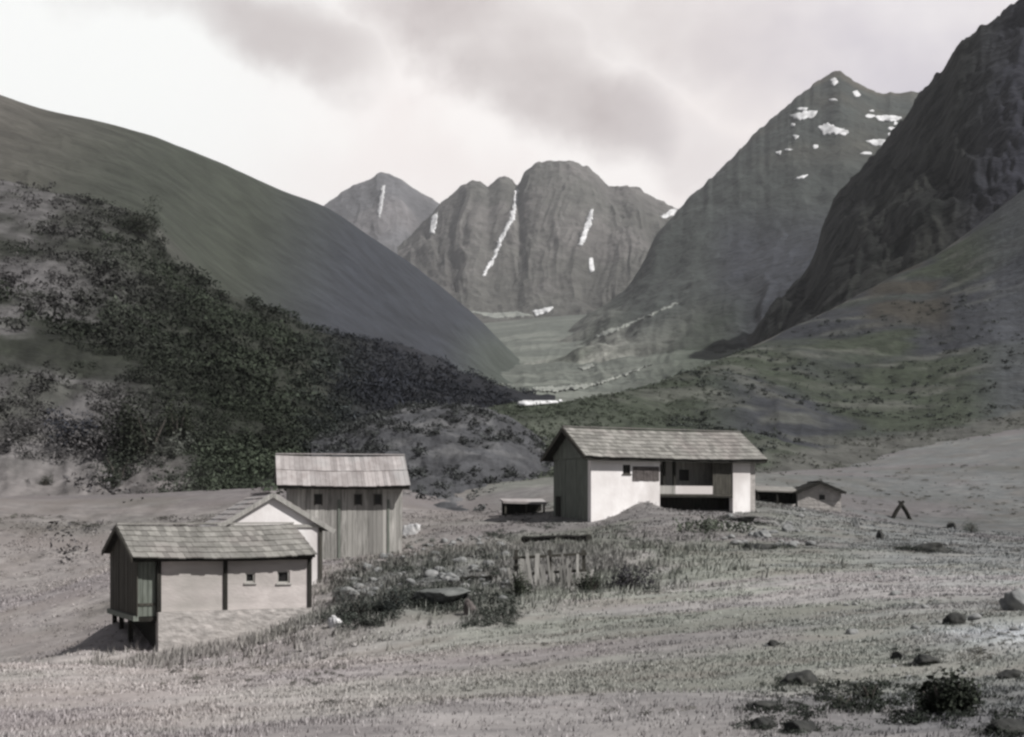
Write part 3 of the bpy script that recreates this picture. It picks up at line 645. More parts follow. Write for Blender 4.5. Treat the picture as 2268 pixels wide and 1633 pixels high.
def rock(pos, w, h, label, mt='rock', depth=None, seed=0, group=None, sink=.42, name='boulder', cat='boulder'):
    r = np.random.default_rng(500 + seed); import bmesh
    bm = bmesh.new(); bmesh.ops.create_icosphere(bm, subdivisions=4, radius=1.0)
    v = np.array([q.co[:] for q in bm.verts]); f = np.array([[q.index for q in t.verts] for t in bm.faces]); bm.free()
    for _ in range(14):   # cleave flat facets
        n = r.normal(0, 1, 3); n /= np.linalg.norm(n); d = .46 + .34 * r.random(); s = v @ n; v = v - np.maximum(s - d, 0)[:, None] * n * .9
    o1 = r.random(2) * 50
    v *= 1 + .14 * fbm(v[:, 0] * 1.7 + v[:, 2] + o1[0], v[:, 1] * 1.7 - v[:, 2] + o1[1], 4, seed)[:, None]
    v *= 1 + .22 * fbm(v[:, 0] * 4.3 + v[:, 2] * 2 + o1[1], v[:, 1] * 4.3 - v[:, 2] * 3 + o1[0], 4, seed + 9)[:, None]
    v /= np.abs(v).max(0); v = v * [w / 2, (depth or w * .7) / 2, h / (2 - 2 * sink) * 1.15]; v[:, 2] += h * .5 - sink * h * .4
    if mt == 'rock': ROCKS.append((np.array(pos, float), w))
    v[:, 2] -= .18 * h; a = (r.random() - .5) * .8
    o = np_mesh(name, v, f, M[mt]); o.location = tuple(pos); o.rotation_euler = (0, 0, a)
    return tag(o, label, cat, group)
def size(pos, wpx, hpx): return wpx / F * pos[1], hpx / F * pos[1]
def put_rock(px, py, wpx, hpx, label, mt='rock', seed=0, **k):
    p = on_ground(px, py); w, h = size(p, wpx, hpx)
    if mt == 'rock': w, h = w * 1.2, h * .8
    return rock(p, w, h, label, mt, seed=seed, **k)
def put_shrub(px, py, wpx, hpx, label, seed=0, **k):
    p = on_ground(px, py); w, h = size(p, wpx, hpx); return shrub(p - [0, 0, .04], w, h, label, seed=seed, **k)
def sheet_shrub(sh, px, py, wpx, hpx, label, seed=0, **k):
    p, n = sh.hit(px, py)
    if p is None: return
    w, h = size(p, wpx, hpx); return shrub(p - [0, 0, .1 * h], w, h, label, seed=seed, per=700, **k)

# ------------------------------------------------------------------ buildings
def board_slope(m, x0, x1, eave, ridge, course=.42, bw=.22, th=.035, r=random):
    """overlapping courses of boards between eave line (y,z) and ridge line (y,z), along x"""
    ey, ez = eave; ry, rz = ridge; L = math.hypot(ry - ey, rz - ez); uy, uz = (ry - ey) / L, (rz - ez) / L
    ny, nz = -uz * (1 if ry > ey else -1), abs(uy)
    n = max(2, round(L / course)); cl = L / n
    for k in range(n):
        x = x0
        while x < x1 - .02:
            w = min(bw * (.7 + .6 * r.random()), x1 - x); s0 = k * cl - .05 + r.uniform(-.025, .02); s1 = (k + 1) * cl + .04
            if k == n - 1: s1 = L
            l0 = .045 + r.uniform(0, .015); l1 = .012 + r.uniform(0, .008)
            def P(x_, s, off): return (x_, ey + uy * s + ny * off, ez + uz * s + nz * off)
            g = .004
            m.hexa([P(x + g, s0, l0 - th), P(x + w - g, s0, l0 - th), P(x + w - g, s1, l1 - th), P(x + g, s1, l1 - th), P(x + g, s0, l0), P(x + w - g, s0, l0), P(x + w - g, s1, l1), P(x + g, s1, l1)])
            x += w
def slab(m, x0, x1, eave, ridge, t, bays=9):
    (ey, ez), (ry, rz) = eave, ridge
    if bays > 1:
        for k in range(bays): slab(m, x0 + (x1 - x0) * k / bays + (.001 if k else 0), x0 + (x1 - x0) * (k + 1) / bays, eave, ridge, t, 1)
        return
    m.hexa([(x0, ey, ez - t), (x1, ey, ez - t), (x1, ry, rz - t), (x0, ry, rz - t), (x0, ey, ez), (x1, ey, ez), (x1, ry, rz), (x0, ry, rz)])
def gable_roof(parent, x0, x1, yf, yb, yr, zf, zb, zr, mt, under, course=.42, bw=.22, sag=0.0):
    m = MB(); board_slope(m, x0, x1, (yf, zf), (yr, zr), course, bw); board_slope(m, x0, x1, (yb, zb), (yr, zr), course, bw)
    m.beam((x0, yr, zr + .045), (x1, yr, zr + .045), .22, .05)
    sg = lambda v: (v[0], v[1], v[2] - .07 * math.sin(math.pi * min(1, max(0, (v[0] - x0) / (x1 - x0)))) + .035 * (float(vnoise(v[0] * .8 + x1, v[1] * .8)) - .5))
    m.v = [sg(v) for v in m.v]; rf = m.build('roof', mt, parent)
    u = MB(); slab(u, x0 + .04, x1 - .04, (yf + .05, zf - .012 + .05 * (zr - zf) / (yr - yf)), (yr, zr - .012), .07); slab(u, x0 + .04, x1 - .04, (yb - .05, zb - .012 + .05 * (zr - zb) / (yb - yr)), (yr, zr - .012), .07)
    u.v = [sg(v)[:2] + (sg(v)[2] - .03,) for v in u.v]; u.build('roof_deck', under, rf)
    return rf
def barge(parent, x, yf, yb, yr, zf, zb, zr, mt, w=.16, t=.04):
    for (a, za) in ((yf, zf), (yb, zb)):
        m = MB(); m.beam((x, a, za - w * .55), (x, yr, zr - w * .55), t, w); m.build('barge_board', mt, parent)
def boards_x(m, x0, x1, y, z0, z1f, bw=.19, t=.03, r=random, gap=.012, jag=0.0):
    x = x0
    while x < x1 - .03:
        w = min(bw * (.75 + .5 * r.random()), x1 - x); yo = r.uniform(-.012, .012)
        zt = min(z1f(x), z1f(x + w)); m.box(x + gap / 2, x + w - gap / 2, y + yo, y + yo + t, z0 + r.uniform(-jag, jag), zt); x += w
def boards_y(m, x, y0, y1, z0f, z1f, bw=.19, t=.03, r=random, gap=.012):
    y = y0
    while y < y1 - .03:
        w = min(bw * (.75 + .5 * r.random()), y1 - y); xo = r.uniform(-.012, .012)
        m.hexa([(x + xo, y + gap / 2, z0f), (x + xo + t, y + gap / 2, z0f), (x + xo + t, y + w - gap / 2, z0f), (x + xo, y + w - gap / 2, z0f),
                (x + xo, y + gap / 2, z1f(y + gap / 2)), (x + xo + t, y + gap / 2, z1f(y + gap / 2)), (x + xo + t, y + w - gap / 2, z1f(y + w)), (x + xo, y + w - gap / 2, z1f(y + w))]); y += w
def wall_with_holes(m, x0, x1, y0, y1, z0, z1, holes):
    """front wall as butted strips round the openings (xa, xb, za, zb), sorted by xa"""
    x = x0
    for xa, xb, za, zb in sorted(holes):
        if xa > x: m.box(x, xa, y0, y1, z0, z1)
        if za > z0: m.box(xa, xb, y0, y1, z0, za)
        if zb < z1: m.box(xa, xb, y0, y1, zb, z1)
        x = xb
    if x < x1: m.box(x, x1, y0, y1, z0, z1)
def window(parent, xa, xb, za, zb, y=0.0, fr='wood_grey', fw=.05, bars=True):
    m = MB(); m.box(xa, xb, y + .10, y + .12, za, zb); w = m.build('window', M['void'], parent)
    f = MB(); yy = (y + .04, y + .09)
    f.box(xa, xa + fw, *yy, za, zb); f.box(xb - fw, xb, *yy, za, zb); f.box(xa + fw, xb - fw, *yy, za, za + fw); f.box(xa + fw, xb - fw, *yy, zb - fw, zb)
    if bars: f.box((xa + xb) / 2 - .015, (xa + xb) / 2 + .015, y + .05, y + .085, za + fw, zb - fw)
    f.build('frame', M[fr], w)
    k = MB(); k.box(xa - .05, xb + .05, y - .05, y - .002, za - .05, za); k.build('sill', M[fr], w)
    return w

# --- the small shed in the lower left
TH = R(27); base = W(304, 1447, 43.5)
A = empty('hay_shed', base, TH, 'low shed at lower left with dark plank gable end and mossy board roof', 'shed', 'alpine farm buildings')
L, Wd, zr, zf, ov = 5.65, 4.2, 3.95, 2.98, .36
yr = Wd / 2; sl = (zr - zf) / (yr + ov); ztop = lambda y: zr - abs(y - yr) * sl - .12
zbk = zr - sl * (Wd / 2 + .12)
gable_roof(A, -.22, L + .05, -ov, Wd + .12, yr, zf, zbk, zr, M['shingle'], M['wood_black'])
barge(A, -.24, -ov, Wd + .12, yr, zf, zbk, zr, M['wood_dark'])
m = MB(); wall_with_holes(m, .72, L, 0, .2, 1.25, ztop(0), [(3.42, 3.74, 2.10, 2.42), (4.48, 4.90, 2.06, 2.46)])
m.prism([(L, .2, 1.25), (L, Wd, 1.25), (L, Wd, ztop(Wd)), (L, yr, ztop(yr)), (L, .2, ztop(.2))], (-.2, 0, 0))
m.box(.05, L - .2, Wd - .2, Wd, 1.25, ztop(Wd)); m.build('wall', M['plaster_old'], A)
window(A, 3.42, 3.74, 2.10, 2.42, bars=False); window(A, 4.48, 4.90, 2.06, 2.46, bars=False)
m = MB(); m.box(.62, 3.15, -.12, .22, -1.4, 1.245); m.box(3.15, L, -.03, .22, -1.4, 1.245); m.box(L - .25, L + .02, .22, Wd, -1.0, 1.245); m.box(1.0, L - .25, Wd - .3, Wd, -1.0, 1.245)
m.build('foundation', M['stone'], A)
m = MB(); m.box(.64, .88, .23, Wd - .3, -1.6, .87); m.build('undercroft_wall', M['wood_black'], A)  # coloured black to deepen the shade under the floor
m = MB(); boards_y(m, 0.0, .05, Wd, 1.15, lambda y: ztop(y)); m.build('gable_boards', M['wood_dark'], A)
m = MB(); boards_x(m, .03, .60, .12, 1.12, lambda x: ztop(.12) - .02, bw=.2); d = m.build('door', M['wood_green'], A)
m = MB(); m.box(.05, .58, .09, .118, 1.45, 1.53); d2 = m.build('ledge', M['wood_dark'], d)
m = MB(); m.beam((-.02, .1, 1.06), (-.02, Wd + .05, 1.06), .16, .16); m.build('sill_beam', M['wood_green'], A)
m = MB(); m.box(.07, .63, .10, Wd - .05, .96, 1.10); m.build('floor', M['wood_black'], A)
for x in (.60, 2.70, L - .15):
    m = MB(); m.box(x, x + .13, -.05, -.002, 1.26, ztop(0) - .02); m.build('post', M['wood_black'], A)
for y in (1.6, 3.0, Wd - .1):
    m = MB(); m.box(.06, .20, y - .07, y + .07, -1.6, .95); m.build('stilt', M['wood_black'], A)
m = MB(); m.beam((-.15, -.06, ztop(0) - .08), (L, -.06, ztop(0) - .08), .08, .20); m.build('eave_beam', M['wood_black'], A)

# --- the white gabled house behind it
ph = R(18); apex = W(605, 1092, 54); rx = np.array([math.cos(ph), math.sin(ph), 0]); ry_ = np.array([-math.sin(ph), math.cos(ph), 0])
hw, oh, zb0 = 1.90, .48, -2.75
org = apex - rx * hw + ry_ * .12; org[2] = zb0
B = empty('gabled_house', org, ph, 'white plastered house with its open gable facing out, half hidden behind the low shed', 'house', 'alpine farm buildings')
zA = apex[2] - zb0; s2 = .60; LB = 5.4
def roof_y(parent, hw, o, zA, s2, y0, y1, mt, under, bw=.22):   # ridge runs along y
    m = MB(); m2 = MB()
    for sgn in (-1, 1):
        t = MB(); board_slope(t, y0, y1, (-(hw + o), zA - s2 * (hw + o)), (0, zA), .42, bw); k = len(m.v)
        m.v += [(hw - sgn * v[1], v[0], v[2]) for v in t.v]; m.f += [tuple(k + i for i in (f if sgn > 0 else reversed(f))) for f in t.f]
        xe = hw + sgn * (hw + o - .05); ze = zA - s2 * (hw + o - .05)
        m2.hexa([(hw, y0 + .04, zA - .09), (xe, y0 + .04, ze - .09), (xe, y1 - .04, ze - .09), (hw, y1 - .04, zA - .09), (hw, y0 + .04, zA - .012), (xe, y0 + .04, ze - .012), (xe, y1 - .04, ze - .012), (hw, y1 - .04, zA - .012)])
    m.beam((hw, y0, zA + .045), (hw, y1, zA + .045), .22, .05)
    rf = m.build('roof', mt, parent); m2.build('roof_deck', under, rf)
roof_y(B, hw, oh, zA, s2, -.12, LB + .3, M['shingle_pink'], M['wood_black'])
zt = lambda x: zA - s2 * abs(x - hw) - .11
m = MB(); m.prism([(0, 0, -1), (2 * hw, 0, -1), (2 * hw, 0, zt(0)), (hw, 0, zt(hw)), (0, 0, zt(0))], (0, .25, 0))
m.prism([(0, LB, -1), (2 * hw, LB, -1), (2 * hw, LB, zt(0)), (hw, LB, zt(hw)), (0, LB, zt(0))], (0, -.25, 0))
m.box(0, .25, .25, LB - .25, -1, zt(0)); m.box(2 * hw - .25, 2 * hw, .25, LB - .25, -1, zt(0)); m.build('wall', M['plaster'], B)
for sg in (-1, 1):
    m = MB(); m.beam((hw + sg * (hw + oh), -.145, zA - s2 * (hw + oh) - .08), (hw, -.145, zA - .08), .045, .17); m.build('barge_board', M['wood_grey'], B)
m = MB(); m.box(2 * hw - .13, 2 * hw + .012, -.05, 0, -.8, zt(0) + .06); m.build('post', M['wood_dark'], B)
m = MB(); m.box(hw - .4, hw + .4, -.012, 0, .2, 1.3); m.build('door', M['wood_dark'], B)
m = MB(); m.beam((-.1, -.03, zt(0) - .02), (2 * hw + .1, -.03, zt(0) - .02), .06, .12); m.build('tie_beam', M['wood_grey'], B)

# --- the tall board hut further back
TC = R(11); bc = W(640, 1262, 68)
Cc = empty('board_hut', bc, TC, 'tall grey vertical board hut with a bleached pinkish plank roof', 'hut', 'alpine farm buildings')
LC, WC = 5.5, 3.6; zf = W(0, 1074, 67.4)[2] - bc[2]; zr = W(0, 1008, 70)[2] - bc[2]; yr = WC / 2; o = .65; sl = (zr - zf) / (yr + o)
rf = gable_roof(Cc, -.6, LC + .32, -o, WC + .4, yr, zf, zr - sl * (WC / 2 + .4), zr, M['shingle_pink'], M['wood_black'], course=1.35, bw=.20)
ztop = lambda y: zr - abs(y - yr) * sl - .12
m = MB(); boards_x(m, 0, LC, -.03, -.6, lambda x: ztop(0), bw=.24, jag=.06); m.build('front_boards', M['wood_grey'], Cc)
m = MB(); m.box(.03, LC - .03, .02, .14, -1, ztop(0) - .05); m.box(.03, .15, .14, WC, -1, ztop(WC)); m.box(LC - .15, LC - .03, .14, WC, -1, ztop(WC)); m.box(.15, LC - .15, WC - .12, WC, -1, ztop(WC)); m.build('wall', M['wood_dark'], Cc)
for x in (0, LC - .04):
    m = MB(); boards_y(m, x, .02, WC, -.6, lambda y: ztop(y)); m.build('gable_boards', M['wood_grey'], Cc)
for x, w_ in ((1.25, .30), (3.2, .26), (4.15, .28)):
    m = MB(); m.box(x, x + w_, -.055, -.045, 3.15, 3.62); f = m.build('window', M['void'], Cc)
    k = MB(); k.box(x - .06, x, -.065, -.045, 3.1, 3.66); k.box(x + w_, x + w_ + .06, -.065, -.045, 3.1, 3.66); k.box(x, x + w_, -.065, -.055, 3.62, 3.66); k.build('frame', M['wood_dark'], f)
for x in (2.35, 4.75):
    m = MB(); m.box(x, x + .11, -.075, -.045, -.4, 3.4); m.build('batten', M['wood_green'], Cc)
m = MB(); m.beam((-.55, -o + .05, zf - .12), (LC + .28, -o + .05, zf - .12), .08, .18); m.build('eave_beam', M['wood_black'], Cc)
for x in (.1, 1.9, 3.7, LC - .1):
    m = MB(); m.beam((x, -o + .1, zf - .17), (x, .1, ztop(0) - .12), .10, .12); m.build('rafter', M['wood_black'], Cc)

# --- the big white farmhouse
TD = R(24); fl = W(1309, 1140, 72); fl[2] = -.62
Dd = empty('farmhouse', fl, TD, 'largest house, whitewashed, with a recessed porch over a dark undercroft', 'house', 'alpine farm buildings')
LD, WD = 10.0, 4.4; yr = WD / 2; zf, zr = 3.60, 5.20; o = .42; sl = (zr - zf) / (yr + o)
ztop = lambda y: zr - abs(y - yr) * sl - .13
gable_roof(Dd, -.55, LD + .42, -o, WD + .42, yr, zf, zf, zr, M['shingle'], M['wood_black'], course=.40, bw=.26)
for x in (-.58, LD + .44):
    barge(Dd, x, -o, WD + o, yr, zf, zf, zr, M['wood_dark'], w=.2)
m = MB(); wall_with_holes(m, 0, 4.05, 0, .35, -1.2, ztop(0), [(1.85, 2.3, 2.72, 3.2)])
m.box(8.55, 9.65, 0, .35, .2, ztop(0)); m.build('wall', M['plaster'], Dd)
window(Dd, 1.85, 2.3, 2.72, 3.2, fr='wood_dark')
m = MB(); boards_x(m, 2.42, 4.0, -.035, 2.38, lambda x: 3.12, bw=.2); m.build('shadow_panel', M['rock_brown'], Dd)  # brown boards stand in for shadow on the front wall
m = MB(); m.box(9.65, LD, .06, .4, -.3, ztop(0)); m.box(LD - .3, LD, .4, WD, -.3, ztop(WD)); m.box(.3, LD - .3, WD - .3, WD, -.8, ztop(WD)); m.build('stone_wall', M['stone'], Dd)
m = MB(); m.box(4.05, 8.55, 1.5, 1.7, 1.75, ztop(0) + .5); m.build('porch_wall', M['wood_grey'], Dd)
m = MB(); m.box(4.05, 8.55, .02, 1.5, 1.61, 1.70); m.build('porch_floor', M['wood_dark'], Dd)
m = MB(); m.box(5.0, 7.3, .03, .15, 1.705, 2.14); m.build('parapet', M['plaster'], Dd)
m = MB(); m.box(4.06, 4.99, .05, .13, 1.705, 2.14); m.build('railing', M['wood_grey'], Dd)
m = MB(); boards_x(m, 7.32, 8.54, .06, 1.71, lambda x: ztop(0), bw=.2); m.build('porch_boards', M['wood_dark'], Dd)
for x in (4.35, 4.98):
    m = MB(); m.box(x, x + .14, .16, .30, 1.705, ztop(0)); m.build('post', M['wood_black'], Dd)
m = MB(); m.box(4.45, 5.0, 1.47, 1.49, 1.72, 3.3); dd = m.build('door', M['wood_black'], Dd)
m = MB(); m.box(6.1, 6.7, 1.47, 1.49, 2.45, 3.05); m.build('window', M['void'], Dd)
m = MB(); m.box(4.05, 9.65, 1.2, 1.4, -.4, 1.575); m.build('undercroft_wall', M['wood_black'], Dd)  # black colour stands in for the shadow below the porch
m = MB(); m.beam((4.05, .06, 1.565), (8.55, .06, 1.565), .1, .085); m.build('porch_beam', M['wood_black'], Dd)
m = MB(); m.box(8.55, 9.65, .02, .33, -.5, .195); m.build('pier_footing', M['stone'], Dd)
m = MB(); boards_y(m, 0, .36, WD, -.8, lambda y: min(ztop(y), 3.55)); m.build('side_boards', M['wood_green'], Dd)
m = MB(); boards_y(m, -.05, .05, WD - .05, 3.56, lambda y: max(3.57, ztop(y))); m.build('gable_boards', M['wood_green'], Dd)
m = MB(); m.box(-.03, 0, 3.5, 4.1, -.3, 1.6); m.build('door', M['wood_black'], Dd)
m = MB(); m.beam((-.5, -o + .06, zf - .13), (LD + .35, -o + .06, zf - .13), .08, .18); m.build('eave_beam', M['wood_black'], Dd)

# --- the little stone hut and the lean-to beside it
ap = W(1817, 1067, 85); ze0 = -.1; ew = 1.32
E = empty('stone_hut', (ap[0] - ew, 85.25, ze0), 0, 'tiny low stone hut with a dark gable roof right of the largest house', 'hut', 'alpine farm buildings')
zA = ap[2] - ze0
roof_y(E, ew, .22, zA, .42, -.3, 3.2, M['wood_black'], M['wood_black'])
zt = lambda x: zA - .42 * abs(x - ew) - .1
m = MB(); m.prism([(0, 0, -1), (2 * ew, 0, -1), (2 * ew, 0, zt(0)), (ew, 0, zt(ew)), (0, 0, zt(0))], (0, .3, 0)); m.box(0, .3, .3, 3, -1, zt(0)); m.box(2 * ew - .3, 2 * ew, .3, 3, -1, zt(0)); m.box(.3, 2 * ew - .3, 2.7, 3, -1, zt(0)); m.build('wall', M['stone'], E)
for sg in (-1, 1):
    m = MB(); m.beam((ew + sg * (ew + .22), -.32, zA - .42 * (ew + .22) - .05), (ew, -.32, zA - .05), .05, .16); m.build('barge_board', M['wood_black'], E)
m = MB(); m.box(1.3, 1.65, -.012, 0, 1.0, 1.3); m.build('window', M['void'], E)
lx = W(1678, 0, 85)[0]; E2 = empty('lean_to', (lx, 85.6, -.1), 0, 'low dark open lean-to between the largest house and the tiny stone hut', 'lean-to')
m = MB(); m.hexa([(0, -.4, 1.50), (2.55, -.4, 1.42), (2.55, 1.6, 1.72), (0, 1.6, 1.80), (0, -.4, 1.58), (2.55, -.4, 1.50), (2.55, 1.6, 1.80), (0, 1.6, 1.88)]); m.build('roof', M['shingle'], E2)
m = MB(); m.box(0, 2.5, 1.3, 1.4, -.6, 1.6); m.build('wall', M['wood_black'], E2)  # dark colour supplies the shade inside the open front
m = MB(); m.box(2.42, 2.5, 0, 1.295, -.6, 1.45); m.build('side_wall', M['wood_black'], E2)  # blackened like the back wall, as interior shade
for x in (.03, 1.2):
    m = MB(); m.box(x, x + .12, -.3, -.18, -.6, 1.47); m.build('post', M['wood_black'], E2)
m = MB(); m.box(.15, 2.4, -.28, -.2, -.6, .75); m.build('low_wall', M['stone'], E2)
# --- wood store left of the farmhouse
fp = W(1117, 1145, 78); fz = gz(fp[0], fp[1])
Fh = empty('wood_store', (fp[0], fp[1], fz), R(8), 'low wood store under a pale slab roof left of the largest house', 'wood store')
ft = (HY - 1104) / F * 78 - fz
m = MB(); m.hexa([(-.1, -.3, ft - .28), (2.35, -.3, ft - .34), (2.35, 1.3, ft - .07), (-.1, 1.3, ft - .07), (-.1, -.3, ft - .16), (2.35, -.3, ft - .22), (2.35, 1.3, ft), (-.1, 1.3, ft)]); m.build('roof', M['shingle_pink'], Fh)
m = MB(); m.box(0, 2.25, 1.0, 1.1, -.5, ft - .12); m.build('wall', M['wood_black'], Fh)
for x in (.0, 1.15, 2.15):
    m = MB(); m.box(x, x + .1, -.2, -.1, -.4, ft - .33); m.build('post', M['wood_dark'], Fh)

# --- board fence below the farmhouse
a = on_ground(1136, 1306); b = on_ground(1300, 1296)
fa = math.atan2(b[1] - a[1], b[0] - a[0]); fl_ = math.hypot(b[0] - a[0], b[1] - a[1])
fh = 92 / F * a[1]
Fe = empty('paling_fence', a, fa, 'ramshackle fence of tall weathered upright boards on the bank below the largest house', 'fence')
m = MB(); x = 0; r_ = random.Random(4)
while x < fl_:
    w = r_.uniform(.07, .16); t = r_.uniform(-.24, .24); hh = fh * r_.uniform(.40, .98); bz = gz(a[0] + x * math.cos(fa), a[1] + x * math.sin(fa)) - a[2] - .15
    m.beam((x + w / 2, r_.uniform(-.03, .03), bz), (x + w / 2 + t, r_.uniform(.0, .06), bz + hh), w * .95, .025, up=(0, 1, 0)); x += w * .8 + r_.uniform(.0, .04)
m.build('palings', M['wood_grey'], Fe)
for zz in (.35, .75):
    m = MB(); m.beam((0, .11, fh * zz), (fl_, .11, fh * zz + (b[2] - a[2])), .05, .09); m.build('rail', M['wood_dark'], Fe)
for x in (.1, fl_ * .5, fl_ - .1):
    m = MB(); m.box(x - .06, x + .06, .15, .27, -.6, fh * .95); m.build('post', M['wood_dark'], Fe)
# --- logs, beams, slabs
def log(p, q, rad, label, mt='wood_dark'):
    p, q = np.array(p), np.array(q); c = (p + q) / 2; m = MB(); n = 7; r_ = random.Random(int(abs(p[0] * 100)))
    m.tube([tuple(p + (q - p) * k / (n - 1) - c + np.array([0, 0, r_.uniform(-.02, .02)])) for k in range(n)], [rad * r_.uniform(.88, 1.1) for _ in range(n)], 10)
    ob = m.build('log', M[mt]); ob.location = tuple(c); return tag(ob, label, 'log')
p = on_ground(1160, 1203); q = on_ground(1305, 1200); log(p + [0, 0, .14], q + [0, 0, .14], .17, 'long dark log lying on the bank above the board fence', 'wood_black')
p = on_ground(1018, 1290); q = on_ground(1100, 1288); log(p + [0, 0, .1], q + [0, 0, .14], .08, 'thin dark pole lying left of the board fence', 'wood_black')
p = on_ground(977, 1338); w, h = size(p, 140, 46)
sl_ = rock(p + [0, 0, .16], w, .30, 'wide flat dark grey slab propped over a dark gap', 'rock_slab', depth=w * .8, seed=3, name='stone_slab', cat='slab')
for k, dx in enumerate((-.42, .40)):
    rock(on_ground(977 + dx * 140, 1338) + [0, .1, 0], .3, .26, 'squat stone under the %s end of the propped slab' % ('shed-side' if k == 0 else 'fence-side'), 'rock', seed=60 + k)

# --- trestle on the right slope
p = on_ground(1996, 1150); w, h = size(p, 44, 38)
T = empty('leaning_logs', p, R(10), 'two short dark logs leaning together in an upside-down V on the right meadow', 'logs')
for sg in (-1, 1):
    m = MB(); m.tube([(sg * w * .55, sg * .1, -.12), (sg * w * .3, sg * .1, h * .45), (-sg * .02, sg * .1, h * .95), (-sg * .12, sg * .1, h * 1.02)], [.13, .14, .12, .10], 8); m.build('log', M['wood_black'], T)

# ------------------------------------------------------------------ boulders and shrubs
put_rock(910, 1182, 46, 20, 'low pale lilac boulder beside the tall board hut', 'rock_pale', 31)
put_rock(744, 1386, 40, 20, 'bright flat stone at the low shed\'s right corner', 'rock_pale', 2)
put_rock(1040, 1362, 36, 38, 'round brown boulder just right of the propped slab', 'rock_brown', 4)
RG = 'dark boulders in the right foreground'
put_rock(1765, 1518, 90, 42, 'broad dark peaked boulder highest of the left cluster in the right foreground', 'rock', 5, group=RG)
put_rock(1700, 1570, 80, 26, 'long flat dark boulder below the peaked one in the right foreground', 'rock', 6, group=RG)
put_rock(1690, 1612, 46, 30, 'compact blackish boulder under the long flat one', 'rock', 7, group=RG)
put_rock(1772, 1622, 66, 34, 'slanting dark boulder at the bottom edge right of the compact one', 'rock', 8, group=RG)
put_rock(1990, 1462, 40, 24, 'small rounded dark boulder, left of a pair on the right', 'rock', 9, group=RG)
put_rock(2048, 1472, 56, 26, 'small elongated dark boulder, right of a pair on the right', 'rock', 10, group=RG)
put_rock(2240, 1502, 60, 22, 'low dark boulder near the right edge', 'rock', 11, group=RG)
put_rock(2112, 1382, 46, 28, 'jagged dark boulder up the slope at right', 'rock', 12, group=RG)
put_rock(1712, 1430, 24, 16, 'lone little dark stone in the middle of the bare turf', 'rock', 13, group=RG)
put_rock(2056, 1222, 80, 24, 'wide dark ledge boulder below the leaning logs', 'rock', 14, group=RG)
put_rock(2230, 1626, 80, 36, 'dark boulder cut by the lower right corner', 'rock', 15, group=RG)
put_rock(2262, 1352, 90, 44, 'large pale bluish boulder at the right edge', 'rock_grey', 16)
put_rock(1640, 1156, 60, 18, 'flat dark slab below the white pier of the largest house', 'rock', 17)
put_rock(1688, 1216, 70, 16, 'low dark stone in the turf well below the lean-to', 'rock', 18)
put_rock(1745, 1178, 40, 18, 'pale stone in front of the lean-to', 'rock_grey', 19)
put_rock(1690, 1192, 44, 16, 'long pale stone below the lean-to', 'rock_grey', 20)
put_rock(2105, 1170, 20, 14, 'small dark stone alone right of the leaning logs', 'rock', 21)
put_rock(1895, 1168, 18, 20, 'small upright pale stone below the tiny stone hut', 'rock_grey', 22)
put_rock(1950, 1195, 16, 26, 'small upright dark stone between the stone hut and the ledge boulder', 'rock', 23)
put_shrub(1862, 1566, 95, 44, 'grey-green cushion shrub left of the dark shaggy one in the right foreground', 1, tint=(.06, .064, .052))
put_shrub(1925, 1552, 70, 58, 'dark shaggy shrub between cushion shrub and biggest foreground shrub', 2, tint=(.022, .026, .019))
put_shrub(2085, 1580, 160, 96, 'biggest dark shrub in the right foreground', 3, per=2600, tint=(.020, .024, .017))
put_shrub(1146, 1322, 44, 62, 'narrow dark shrub at the left end of the board fence', 4)
put_shrub(1312, 1312, 70, 48, 'dark shrub at the right end of the board fence', 5)
put_shrub(1392, 1306, 90, 56, 'wide purplish dark shrub right of the board fence', 6, tint=(.045, .042, .048))
put_shrub(800, 1362, 90, 52, 'dark low bush on the rubble near the low shed', 7, tint=(.05, .056, .05))
put_shrub(870, 1352, 70, 56, 'darker low bush between low shed and propped slab', 8, tint=(.032, .037, .035))
put_shrub(762, 1330, 60, 36, 'greyish low bush behind the bright flat stone', 9, tint=(.08, .085, .08))
put_shrub(1560, 1175, 150, 34, 'long low green bush on the bank below the porch', 10, tint=(.075, .085, .066))
put_shrub(2150, 1180, 34, 30, 'small green bush right of the leaning logs', 11, tint=(.06, .07, .055))
HG = 'big dark bushes on the left hillside'
for k, (px, py, w, h, t) in enumerate([(330, 1010, 150, 150, 'tallest blackish bush low on the left hillside'), (262, 1070, 110, 90, 'rounded dark bush left of and below the tallest hillside bush'), (390, 985, 90, 120, 'narrow dark bush right of the tallest hillside bush'),
                                       (240, 1150, 60, 40, 'little bush at the meadow edge above the low shed'), (165, 985, 120, 80, 'bluish dark bush left of the tallest hillside bush'), (300, 510, 110, 60, 'round dark bush at the top corner of the scrub'),
                                       (600, 985, 60, 50, 'dark bush just above the board hut\'s roof'), (100, 1075, 40, 30, 'lone small bush out on the pale left slope'), (106, 1130, 18, 36, 'slim upright dark bush on the pale left slope')]):
    s_ = sheet_shrub(S4, px, py, w, h, t, 20 + k, group=HG, tint=((.026, .030, .022), (.033, .038, .030), (.028, .033, .022), (.035, .038, .030), (.030, .033, .042))[k % 5])

